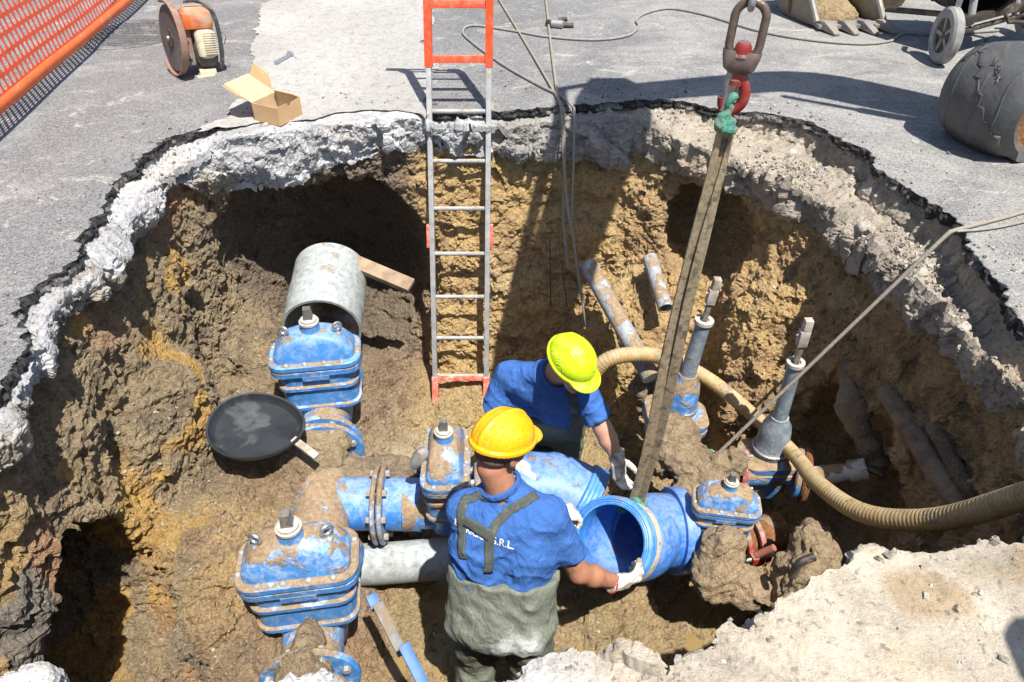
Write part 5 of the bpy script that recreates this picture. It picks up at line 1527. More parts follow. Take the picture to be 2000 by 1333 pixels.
# concrete mixer
t = thing('concrete_mixer', 'dirty concrete mixer on grey wheels at the top right', 'concrete mixer', (3.2, 5.3, 0))
wl, wr_ = Vector((2.83, 5.02, 0.175)), Vector((3.72, 5.60, 0.175))
axm = (wr_ - wl).normalized()
wax = Vector((0.97, -0.06, 0.0)).normalized()
for c in (wl, wr_):
    Mw = frame(c, wax)
    w = MB(Mw); w.lathe([(0.11, -0.03), (0.16, -0.034), (0.175, -0.02), (0.175, 0.02), (0.16, 0.034), (0.11, 0.03)], 32, 0, None, True); wt = w.build('wheel', M['wheel_grey'], t)
    w = MB(Mw); w.lathe([(0.0, -0.018), (0.035, -0.02), (0.06, -0.008), (0.115, -0.012), (0.115, 0.012), (0.06, 0.008), (0.035, 0.02), (0.0, 0.018)], 24); w.build('rim', M['dark_iron'], wt)
    for q in range(5):
        a = q * 2 * math.pi / 5
        w = MB(Mw); w.box((math.cos(a) * 0.07, 0.0, -0.014), (0.09, 0.022, 0.014), 0, Matrix.Rotation(a, 4, 'Z') @ Matrix.Translation((0.07 - math.cos(a) * 0.07, 0, 0))); w.build('spoke', M['wheel_grey'], wt)
mb = MB(); mb.tube([wl, wr_], 0.018, 10); mb.build('axle', M['dark_iron'], t)
mid = (wl + wr_) / 2; bk_ = Vector((-axm.y, axm.x, 0))
mb = MB(); mb.box((0, 0, 0), (0.80, 0.05, 0.05), 0, frame(mid + Vector((0, 0, 0.07)), (0, 0, 1), axm)); mb.build('chassis', M['dark_iron'], t, 0.005)
for s in (-0.28, 0.28):
    p0 = mid + axm * s + Vector((0, 0, 0.02)); p1 = mid + axm * s * 0.8 + bk_ * 0.15 + Vector((0, 0, 0.62))
    mb = MB(); mb.tube([p0, p1], 0.024, 10); mb.build('frame_leg', M['machine'], t)
    mb = MB(); mb.tube([mid + axm * s + Vector((0, 0, 0.08)), mid + axm * s + bk_ * 0.62 + Vector((0, 0, 0.0))], 0.020, 10); mb.build('rear_leg', M['dark_iron'], t)
mb = MB(); mb.tube(smooth_path([wl + axm * 0.08 + Vector((0, 0, 0.0)), wl + axm * 0.02 + Vector((0, 0, 0.16)), wl + axm * 0.03 + Vector((0, 0, 0.42)), wl + axm * 0.12 + Vector((0, 0, 0.55))], 5), 0.018, 10); mb.build('handle', M['zinc'], t)
dcen = Vector((3.16, 5.50, 0.50)); dax = Vector((-0.12, -0.86, -0.36)).normalized()
mb = MB(frame(dcen, dax)); mb.lathe([(0.0, -0.34), (0.17, -0.33), (0.27, -0.18), (0.30, -0.06), (0.30, 0.05), (0.20, 0.28), (0.19, 0.30), (0.18, 0.28), (0.28, 0.05), (0.25, -0.17), (0.0, -0.30)], 36); mb.build('drum', M['dark_iron'], t)
mb = MB(frame(dcen, dax)); mb.lathe([(0.302, -0.02), (0.325, -0.02), (0.325, 0.02), (0.302, 0.02)], 36, 0, None, True); mb.build('ring_gear', M['dark_iron'], t)
mb = MB(); mb.box((0, 0, 0), (0.24, 0.30, 0.34), 0, frame(mid - axm * 0.26 + bk_ * 0.12 + Vector((0, 0, 0.45)), (0, 0, 1), axm)); mb.build('motor_box', M['dark_iron'], t, 0.02)
mb = MB(); mb.tube([mid + axm * 0.10 + Vector((0, 0, 0.07)), mid + axm * 0.12 - bk_ * 0.05 + Vector((0, 0, 0.0)), mid + axm * 0.24 - bk_ * 0.16 + Vector((0, 0, 0.005))], 0.014, 8); mb.build('foot_pedal', M['dark_iron'], t)

# tracked excavator standing to the right, holding the load
t = thing('excavator', 'tracked excavator on worn rubber tracks holding the load at the right', 'excavator', (3.4, 3.6, 0))
fw = Vector((-0.93, -0.36, 0)).normalized(); sd_ = Vector((-fw.y, fw.x, 0))      # forward, and sideways (towards the camera side is -)
if sd_.y > 0: sd_ = -sd_                                                        # sd_ points at the camera side
def track(c, nm):
    """c: centre of the front idler"""
    RT, Wt, Lt = 0.245, 0.46, 1.55
    prof = []
    for k in range(25):
        a = math.radians(-90 + 180 * k / 24)
        prof.append((math.cos(a) * RT, math.sin(a) * RT))
    prof += [(-Lt * f, RT + 0.0) for f in (0.25, 0.5, 0.75)]
    for k in range(25):
        a = math.radians(90 + 180 * k / 24)
        prof.append((-Lt + math.cos(a) * RT, math.sin(a) * RT))
    prof += [(-Lt * f, -RT) for f in (0.75, 0.5, 0.25)]
    nW = 13
    V = []; Fc = []
    for j in range(nW):
        q = j / (nW - 1) * 2 - 1
        crown = 0.030 * (1 - q * q) - (0.030 if abs(q) > 0.99 else 0) - (0.01 if abs(q) > 0.8 else 0)
        for (a, b) in prof:
            ln = math.hypot(a if a > 0 else (a + Lt if a < -Lt else 0), b)
            ux = (a if a > 0 else (a + Lt if a < -Lt else 0)) / max(ln, 1e-6); uz = b / max(ln, 1e-6)
            low = 1.0 if b > -RT * 0.9 else 0.0
            V.append(c + fw * (a + ux * crown * low) + z_ * (b + uz * crown * low) + sd_ * (q * Wt / 2))
    m = len(prof)
    for j in range(nW - 1):
        for k in range(m):
            k2 = (k + 1) % m
            Fc.append((j * m + k, j * m + k2, (j + 1) * m + k2, (j + 1) * m + k))
    mb = MB(); mb.add(V, Fc)
    # side faces: rubber edge ring
    for j in (0, nW - 1):
        inner = [c + fw * (a * 0.72 if a > 0 else (a if a > -Lt else -Lt + (a + Lt) * 0.72)) + z_ * (b * 0.72) + sd_ * ((1 if j else -1) * (Wt / 2 - 0.01)) for a, b in prof]
        b0 = len(mb.v); 
        mb.add([V[j * m + k] for k in range(m)] + inner, [(k, (k + 1) % m, m + (k + 1) % m, m + k) for k in range(m)])
    tr = mb.build('rubber_track', M['tyre'], t)
    # broken seam with torn cords across the tread
    for (a0, a1, q0, q1, rr_) in ((75, -30, -0.9, 0.85, 0.009), (48, 30, -0.10, 0.35, 0.007), (62, 40, -0.45, -0.75, 0.006)):
        pts = []
        for k in range(27):
            f = k / 26
            a = math.radians(a0 + (a1 - a0) * f + 3.5 * math.sin(k * 2.1)); q = q0 + (q1 - q0) * f + 0.05 * math.sin(k * 3.3)
            r = RT + 0.030 * (1 - q * q) - 0.003
            pts.append(c + fw * (math.cos(a) * r) + z_ * (math.sin(a) * r) + sd_ * (q * Wt / 2))
        mb = MB(); mb.tube(pts, [rr_ * (0.6 + 0.5 * abs(math.sin(k * 1.7))) for k in range(27)], 6); mb.build('torn_seam', M['machine_dark'], tr)
    for q in (-0.55, 0.1, 0.62):
        pts = []
        for k in range(14):
            a = math.radians(100 - 150 * k / 13); qq = q + 0.05 * math.sin(k * 0.9)
            r = RT + 0.030 * (1 - qq * qq) - 0.002
            pts.append(c + fw * (math.cos(a) * r) + z_ * (math.sin(a) * r) + sd_ * (qq * Wt / 2))
        mb = MB(); mb.tube(pts, 0.006, 6); mb.build('tread_ridge', M['tyre'], tr)
    for s in (-1, 1):
        mb = MB(frame(c + sd_ * s * (Wt / 2 - 0.06), sd_ * s)); mb.lathe([(0.0, 0.03), (0.05, 0.035), (0.06, 0.02), (0.17, 0.012), (0.185, 0.02), (0.195, 0.0), (0.0, 0.0)], 32); mb.build('idler', M['rust'], t)
        mb = MB(); mb.box((0, 0, 0), (Lt - 0.3, 0.30, 0.05), 0, frame(c - fw * Lt / 2 + sd_ * s * (Wt / 2 - 0.08), sd_ * s, fw)); mb.build('track_frame', M['machine_dark'], t, 0.01)
front = Vector((2.50, 3.68, 0.245))
track(front, 'far'); track(front + sd_ * 1.25 - fw * 0.2, 'near')
base = front - fw * 0.95 + sd_ * 0.60
mb = MB(); mb.box((0, 0, 0), (1.0, 1.15, 0.25), 0, frame((base.x, base.y, 0.50), (0, 0, 1), fw)); mb.build('undercarriage', M['machine_dark'], t, 0.03)
mb = MB(); mb.loft([[base + fw * (x - 0.45) + sd_ * y + z_ * z for x, y in rrect(hx, hy, 0.2, 4)] for z, hx, hy in ((0.64, 0.72, 0.52), (0.70, 0.75, 0.55), (1.10, 0.72, 0.55), (1.18, 0.62, 0.50))]); mb.build('upper_body', M['machine'], t)
def beam(p0, p1, w0, h0, w1, h1, mat, nm):
    d = (p1 - p0).normalized(); sdv = d.cross(z_).normalized(); up = sdv.cross(d)
    mb = MB(); mb.loft([[p + sdv * (a * w / 2) + up * (b * h / 2) for a, b in ((-1, -1), (1, -1), (1, 1), (-1, 1))] for p, w, h in ((p0, w0, h0), (p1, w1, h1))], smooth=False)
    return mb.build(nm, mat, t, 0.012)
bf, ba, bt = Vector((3.02, 3.50, 1.02)), Vector((2.42, 3.55, 2.72)), Vector((1.30, 3.22, 3.02))
def poly_beam(pts, wd, hs, mat, nm):
    mb = MB(); rings_ = []
    for i, p in enumerate(pts):
        d = (pts[min(i + 1, len(pts) - 1)] - pts[max(i - 1, 0)]).normalized()
        sdv = Vector((0.25, -0.97, 0)); sdv = (sdv - d * sdv.dot(d)).normalized(); up = sdv.cross(d).normalized()
        rings_.append([p + sdv * (a * wd / 2) + up * (b * hs[i] / 2) for a, b in ((-1, -1), (1, -1), (1, 1), (-1, 1))])
    mb.loft(rings_, smooth=False)
    return mb.build(nm, mat, t, 0.01)
bpts = smooth_path([bf, bf.lerp(ba, 0.5) + Vector((0.03, 0, 0.02)), ba, ba.lerp(bt, 0.35) + Vector((0, 0, 0.10)), bt], 4)
poly_beam(bpts, 0.20, [0.27 + 0.17 * math.sin(math.pi * min(1, i / (len(bpts) - 1) * 1.1)) for i in range(len(bpts))], M['machine'], 'boom')
cy0, cy1 = Vector((2.80, 3.42, 1.00)), Vector((2.16, 3.42, 2.42))
mb = MB(); mb.tube([cy0, cy0.lerp(cy1, 0.6)], 0.045, 12); mb.build('boom_cylinder', M['machine_dark'], t)
mb = MB(); mb.tube([cy0.lerp(cy1, 0.58), cy1], 0.024, 12); mb.build('cylinder_rod', M['zinc'], t)
s0, s1 = bt + Vector((0.05, 0.15, 0.12)), Vector((0.72, 2.22, 1.50))
poly_beam([s0, s0.lerp(s1, 0.2), s0.lerp(s1, 0.7), s1], 0.30, [0.24, 0.38, 0.30, 0.15], M['machine'], 'stick')
cyl = s0.lerp(s1, 0.15) + Vector((-0.30, 0.12, 0.10))
mb = MB(); mb.tube([cyl, s0.lerp(s1, 0.78) + Vector((-0.20, 0.05, 0.0))], 0.038, 12); mb.build('bucket_cylinder', M['machine_dark'], t)
mb = MB(); mb.tube([s0.lerp(s1, 0.78) + Vector((-0.20, 0.05, 0.0)), s1 + Vector((-0.12, -0.02, 0.08)), s1], 0.03, 10); mb.build('link', M['machine_dark'], t)
mb = MB(); mb.tube([cyl, s0 + Vector((-0.02, 0, 0.1))], 0.03, 10); mb.build('link', M['machine_dark'], t)
mb = MB(); mb.box((0, 0, 0), (0.12, 0.16, 0.16), 0, Matrix.Translation(s1 + Vector((0, 0, -0.08)))); mb.build('coupler', M['machine_dark'], t, 0.015)
EXC_TIP = s1 + Vector((0, 0, -0.16))
# ------------------------------------------------------------------ chain, hook and sling
y0 = 2.20
t = thing('lifting_hook', 'brown forged lifting link with red swivel and green taped hook', 'lifting hook', GY(1420, 240, y0))
def oval_link(cn, up, side, hl, hw, r, name, mat, parent):
    pts = []
    for k in range(40):
        a = 2 * math.pi * k / 40
        cx, sx = math.cos(a), math.sin(a)
        pts.append(cn + side * (hw * cx) + up * ((hl - hw) * (1 if sx > 0 else -1) + hw * sx))
    mb = MB(); pts.append(pts[0]); pts.append(pts[1])
    mb.tube(pts, r, 12, 0, None, False); return mb.build(name, mat, parent)
a, b = GY(1468, 25, y0), GY(1448, 112, y0)
up = (a - b).normalized(); sid = Vector((0.93, -0.36, 0.0)); sid = (sid - up * sid.dot(up)).normalized(); nrm = up.cross(sid)
oval_link((a + b) / 2 + up * 0.012, up, sid, 0.078, 0.043, 0.0125, 'master_link', M['brown_iron'], t)
Ms = Matrix((sid, nrm, up)).transposed().to_4x4(); Ms.translation = b
mb = MB(Ms); mb.loft([[(x, y, z) for x, y in rrect(hx, hy, 0.02, 4)] for z, hx, hy in ((-0.045, 0.030, 0.020), (-0.030, 0.046, 0.028), (0.0, 0.054, 0.026), (0.018, 0.056, 0.016))]); mb.build('swivel_yoke', M['brown_iron'], t)
mb = MB(Ms); mb.lathe([(0.0, 0.045), (0.018, 0.042), (0.024, 0.030), (0.024, 0.012), (0.03, 0.004)], 16); mb.build('swivel_nut', M['red_hook'], t)
mb = MB(Ms); mb.lathe([(0.022, -0.040), (0.020, -0.060), (0.024, -0.064), (0.024, -0.078), (0.0, -0.08)], 16); mb.build('swivel_pin', M['red_hook'], t)
h0 = GY(1440, 140, y0); h1 = GY(1424, 215, y0)
ud = (h0 - h1).normalized(); Mh = Matrix((sid, nrm, ud)).transposed().to_4x4(); Mh.translation = (h0 + h1) / 2
hl = (h0 - h1).length
mb = MB(Mh); mb.loft([[(x - 0.010, y, z) for x, y in rrect(hx, hy, 0.008, 3)] for z, hx, hy in ((hl * 0.5, 0.018, 0.016), (hl * 0.15, 0.020, 0.016), (-hl * 0.1, 0.017, 0.014), (-hl * 0.52, 0.018, 0.016))]); mb.build('latch_plate', M['steel'], t)
hk = [(0.004, 0, hl * 0.5), (0.022, 0, hl * 0.3), (0.034, 0, 0.0), (0.030, 0, -hl * 0.3), (0.006, 0, -hl * 0.52), (-0.020, 0, -hl * 0.45), (-0.028, 0, -hl * 0.18)]
mb = MB(Mh); mb.tube(smooth_path(hk, 5), [0.017 - 0.004 * abs(i / 30 - 0.4) for i in range(31)], 12); mb.build('hook', M['red_hook'], t)
# chain going up to the machine
tch = thing('lifting_chain', 'grey steel chain between the lifting link and the excavator arm', 'chain', a)
p = a + up * 0.055; k = 0
while p.z < EXC_TIP.z + 0.02 and k < 14:
    dirv = (EXC_TIP - p).normalized()
    sv = sid if k % 2 else nrm
    sv = (sv - dirv * sv.dot(dirv)).normalized()
    oval_link(p, dirv, sv, 0.044, 0.026, 0.010, 'chain_link', M['zinc'], tch)
    p = p + dirv * 0.064; k += 1
# green tape wrap: two knotted tails
V, Q = surface_nets(lambda P: np.minimum(np.minimum(d_cone(P, GY(1432, 185, y0 - 0.01), GY(1418, 228, y0), 0.013, 0.020), d_cone(P, GY(1418, 228, y0), GY(1408, 242, y0 - 0.01), 0.022, 0.024)), d_cone(P, GY(1420, 225, y0), GY(1427, 250, y0 - 0.01), 0.018, 0.020)) + 0.006 * fbm(P, 60, 3),
                   np.array(GY(1395, 265, y0)) - 0.05, np.array(GY(1445, 175, y0)) + 0.05, 0.004, 1.6)
me = mesh_np('tape_wrap', V, Q); o = add_obj('tape_wrap', me, M['green_wrap'], t)

# sling: two flat webbing legs from hook to elbow, one band round the elbow
i0 = 4
cb = ELBOW_PATH[i0]; db = (ELBOW_PATH[i0 + 2] - ELBOW_PATH[i0 - 2]).normalized()
t = thing('lifting_sling', 'dirty webbing sling from the hook to the blue elbow', 'sling', cb)
def ribbon(pts, wdirs, width, th, name, mat, parent):
    mb = MB(); rg = []
    P = [Vector(p) for p in pts]
    for i, p in enumerate(P):
        d = (P[min(i + 1, len(P) - 1)] - P[max(i - 1, 0)]).normalized()
        w = Vector(wdirs[i] if isinstance(wdirs, list) else wdirs); w = (w - d * w.dot(d)).normalized(); nn = d.cross(w)
        ww = width[i] if isinstance(width, list) else width
        rg.append([p + w * ww / 2 + nn * th / 2, p + nn * th * 0.8, p - w * ww / 2 + nn * th / 2, p - w * ww / 2 - nn * th / 2, p - nn * th * 0.4, p + w * ww / 2 - nn * th / 2])
    mb.loft(rg, smooth=True); return mb.build(name, mat, parent)
top1, top2 = GY(1408, 243, y0), GY(1426, 250, y0)
_u = Vector((-0.1, 0.1, 1)); bot = cb + (_u - db * _u.dot(db)).normalized() * 0.196
wd = Vector((0.97, -0.22, 0))
def leg(tp, bt_, off, nm, wdt):
    pts = []
    for k in range(25):
        f = k / 24
        pts.append(tp.lerp(bt_, f) + Vector((0.006 * math.sin(f * 9 + off), 0.006 * math.sin(f * 7 + off), 0)))
    wds = [Vector((math.cos(0.5 * math.sin(off + f * 3)) , -0.25 + 0.5 * math.sin(off + f * 3), 0)) for f in [k / 24 for k in range(25)]]
    return ribbon(pts, wds, [wdt * (0.45 + 0.55 * float(ss(0, 0.25, k / 24))) for k in range(25)], 0.008, nm, M['webbing'], t)
leg(top1, bot + Vector((-0.008, 0, 0)), 0.3, 'sling_leg', 0.042)
leg(top2 + Vector((0.004, 0, 0)), bot + Vector((0.026, -0.016, 0.0)), 1.6, 'sling_leg', 0.038)
leg(top2 + Vector((-0.004, 0.012, 0)), bot + Vector((0.008, 0.012, 0.0)), 2.9, 'sling_leg', 0.04)
Mb_ = frame(cb, db, (0, 0, 1))
mb = MB(Mb_); mb.lathe([(0.190, -0.026), (0.196, -0.026), (0.198, 0.0), (0.196, 0.026), (0.190, 0.026)], 48, 0, None, True); mb.build('elbow_band', M['webbing_clean'], t)
V, Q = surface_nets(lambda P: np.minimum(d_cone(P, bot + Vector((-0.07, -0.03, -0.02)), bot + Vector((0.03, -0.01, -0.005)), 0.018, 0.024), d_cone(P, bot, bot + Vector((0.02, 0, 0.02)), 0.026, 0.02)) + 0.008 * fbm(P, 50, 3),
                   np.array(bot) - 0.13, np.array(bot) + 0.1, 0.005, 1.6)
me = mesh_np('green_knot', V, Q); add_obj('green_knot', me, M['green_wrap'], t)

# ladder
t = thing('ladder', 'aluminium ladder with orange ends leaning on the back wall of the pit', 'ladder', (-0.34, 3.55, -1.85))
l0 = Vector((-0.337, 3.69, -1.616)); lu = Vector((0.0205, 0.2706, 0.9625)).normalized() * 0.28
HWL = 0.169
def lp(k, s): return l0 + lu * k + Vector((s * HWL, 0, 0))
lz = lu.normalized(); lx = Vector((1, 0, 0)); ln_ = lz.cross(lx).normalized()
def rail(k0, k1, s, w, dpt, mat, nm, bend=False):
    pts = [lp(k0, s), lp(k1, s)]
    if bend:
        e = lp(k1, s); pts += [e + Vector((0.01 * s, -0.03, 0.22)), e + Vector((0.03 * s, -0.13, 0.48))]
    mb = MB(); rg = []
    for p in pts:
        rg.append([p + lx * (a * w / 2) + ln_ * (b * dpt / 2) for a, b in ((-1, -1), (1, -1), (1, 1), (-1, 1))])
    mb.loft(rg, smooth=False); mb.build(nm, mat, t, 0.003)
for s in (-1, 1):
    rail(-0.2, 6.95, s, 0.030, 0.055, M['alu'], 'rail')
    rail(6.85, 9.6, s, 0.042, 0.062, M['orange'], 'top_extension', True)
    rail(-1.35, 0.05, s, 0.040, 0.062, M['orange_low'], 'foot_extension')
    mb = MB(); mb.box((0, 0, 0), (0.018, 0.05, 0.14), 0, frame(lp(3.4, s) + lx * s * 0.024, lz, lx)); mb.build('rail_catch', M['orange_low'], t, 0.004)
for k in range(-1, 12):
    mt = M['orange_low'] if k in (-1, 0) else (M['alu'] if k < 7 else M['orange'])
    if k <= 9:
        p0, p1 = lp(k, -1), lp(k, 1)
    else:
        e0, e1 = lp(9.6, -1), lp(9.6, 1); q = (k - 9.6) * 0.24
        p0 = e0 + Vector((-0.02, -0.22 * q, q)); p1 = e1 + Vector((0.02, -0.22 * q, q))
    mb = MB()
    if k in (-1, 0, 7, 8):
        d = (p1 - p0); mb.loft([[p0 + d * f + lz * (a * hh) + ln_ * (b * 0.016) for a, b in ((-1, -1), (1, -1), (1, 1), (-1, 1))] for f, hh in ((0.0, 0.030), (0.10, 0.020), (0.9, 0.020), (1.0, 0.030))], smooth=False)
        mb.build('rung', mt, t, 0.004)
    else:
        mb.tube([p0, p1], 0.013, 10); mb.build('rung', mt, t)

# ropes and cables
def cable(name, label, pts, r, mat, n=8, cat='cable', sm=10):
    mb = MB(); mb.tube(smooth_path(pts, sm), r, n)
    return tag(mb.build(name, mat), label, cat)
gz = 0.012
cable('power_cable', 'thin grey cable looping across the street behind the ladder', [G(1122, 215, gz) + Vector((0, -0.02, -0.02)), G(1098, 190, gz), G(1050, 165, gz), G(985, 128, gz), G(925, 85, gz), G(904, 62, gz), G(925, 50, gz), G(1000, 60, gz), G(1070, 72, gz), G(1160, 78, gz), G(1225, 70, gz), G(1247, 52, gz), G(1243, 40, gz), G(1262, 26, gz), G(1310, 17, gz), G(1380, 30, gz), G(1480, 60, gz), G(1580, 78, gz), G(1680, 86, gz), G(1740, 80, gz), G(1765, 66, gz), G(1830, 68, gz), G(1950, 60, gz)], 0.009, M['cable'])
wy_ = 4.08
cable('hanging_rope', 'pale rope hanging down the back wall right of the ladder', [G(1060, -40, gz), G(1066, 0, gz), G(1075, 80, gz), G(1088, 180, gz), G(1095, 205, gz), GY(1098, 232, wy_ + 0.02), GY(1100, 300, wy_ - 0.02), GY(1108, 400, wy_ - 0.10), GY(1120, 470, wy_ - 0.18), GY(1130, 540, wy_ - 0.25), GY(1146, 640, wy_ - 0.36)], 0.009, M['rope'], cat='rope')
cable('taut_rope', 'dark rope running straight over the street into the pit', [G(965, -20, gz), G(975, 0, gz), G(1030, 90, gz), G(1095, 203, gz), GY(1100, 230, wy_ + 0.03), GY(1103, 330, wy_ - 0.03), GY(1100, 420, wy_ - 0.10), GY(1108, 520, wy_ - 0.20)], 0.008, M['rope'], cat='rope')
cable('drop_cable', 'thin cable dropping over the back edge beside the rope', [G(1100, 193, gz), G(1118, 208, gz), GY(1122, 225, wy_ + 0.03), GY(1120, 320, wy_ - 0.03), GY(1117, 430, wy_ - 0.11), GY(1128, 520, wy_ - 0.22), GY(1140, 600, wy_ - 0.32)], 0.007, M['cable'])
for (a_, b_, lb) in (((1074, 470), (1076, 600), 'thin dark wire stuck in the back wall left of the ropes'), ((1097, 515), (1108, 600), 'thin dark wire stuck in the back wall below the ropes')):
    cable('wire', lb, [GY(*a_, 3.86), GY((a_[0] + b_[0]) / 2, (a_[1] + b_[1]) / 2, 3.80), GY(*b_, 3.74)], 0.004, M['dark_iron'], 6, 'wire', 4)
cable('guy_rope', 'taut grey rope coming over the right edge down to the red clamp', [G(2120, 372, gz), G(2000, 414, gz), G(1905, 440, gz), G(1862, 451, 0.014), G(1850, 460, 0.008), GY(1835, 472, 2.66), GY(1620, 678, 2.62), GY(1395, 893, 2.58)], 0.0085, M['rope'], cat='rope', sm=4)
cable('thin_rope', 'thin rope lying beside the taut grey rope on the right', [G(2120, 400, gz), G(2000, 433, gz), G(1930, 447, gz), G(1868, 452, gz)], 0.006, M['cable'], cat='rope')
# ------------------------------------------------------------------ the two workers
def v3(p): return np.array(p, np.float32)
def head_frame(c, fwd, up):
    f = Vector(fwd).normalized(); u = Vector(up); u = (u - f * u.dot(f)).normalized(); r = f.cross(u)
    return v3(c), np.array((r[:], f[:], u[:]), np.float32)       # rows: right, forward, up

def d_head(P, hf):
    c, R = hf
    p = (P - c) @ R.T
    d = d_ell(p, (0, -0.012, 0.035), (0.077, 0.098, 0.088))
    d = smin(d, d_cone(p, (0, 0.02, -0.03), (0, 0.052, -0.085), 0.060, 0.036), 0.03)
    d = smin(d, d_cone(p, (-0.03, 0.055, -0.02), (0.03, 0.055, -0.02), 0.034, 0.034), 0.02)
    d = smin(d, d_cone(p, (-0.030, 0.082, 0.022), (0.030, 0.082, 0.022), 0.011, 0.011), 0.012)
    for s in (-1, 1):
        q = p - np.array((s * 0.032, 0.100, 0.004), np.float32)
        d = smax(d, -(np.sqrt((q * q).sum(1)) - 0.014), 0.010)
        d = smin(d, d_ell(p, (s * 0.032, 0.083, 0.003), (0.013, 0.012, 0.010)), 0.003)
    d = smin(d, d_cone(p, (0, 0.088, 0.012), (0, 0.112, -0.024), 0.008, 0.0125), 0.010)
    d = smin(d, d_cone(p, (-0.013, 0.098, -0.028), (0.013, 0.098, -0.028), 0.008, 0.008), 0.006)
    d = smin(d, d_cone(p, (-0.018, 0.088, -0.052), (0.018, 0.088, -0.052), 0.006, 0.006), 0.006)
    d = smin(d, d_cone(p, (-0.015, 0.087, -0.063), (0.015, 0.087, -0.063), 0.007, 0.007), 0.006)
    d = smin(d, d_cone(p, (-0.008, 0.075, -0.095), (0.008, 0.075, -0.095), 0.020, 0.020), 0.012)
    for s in (-1, 1):
        e = d_ell(p, (s * 0.083, -0.014, -0.004), (0.010, 0.022, 0.034))
        q = d_ell(p, (s * 0.094, -0.010, -0.002), (0.008, 0.013, 0.022))
        d = smin(d, smax(e, -q, 0.004), 0.006)
    return d

def limb(P, pts, rs, k=0.02):
    d = None
    for i in range(len(pts) - 1):
        q = d_cone(P, pts[i], pts[i + 1], rs[i], rs[i + 1])
        d = q if d is None else smin(d, q, k)
    return d

def along(a, b, f): return v3(a) + (v3(b) - v3(a)) * f

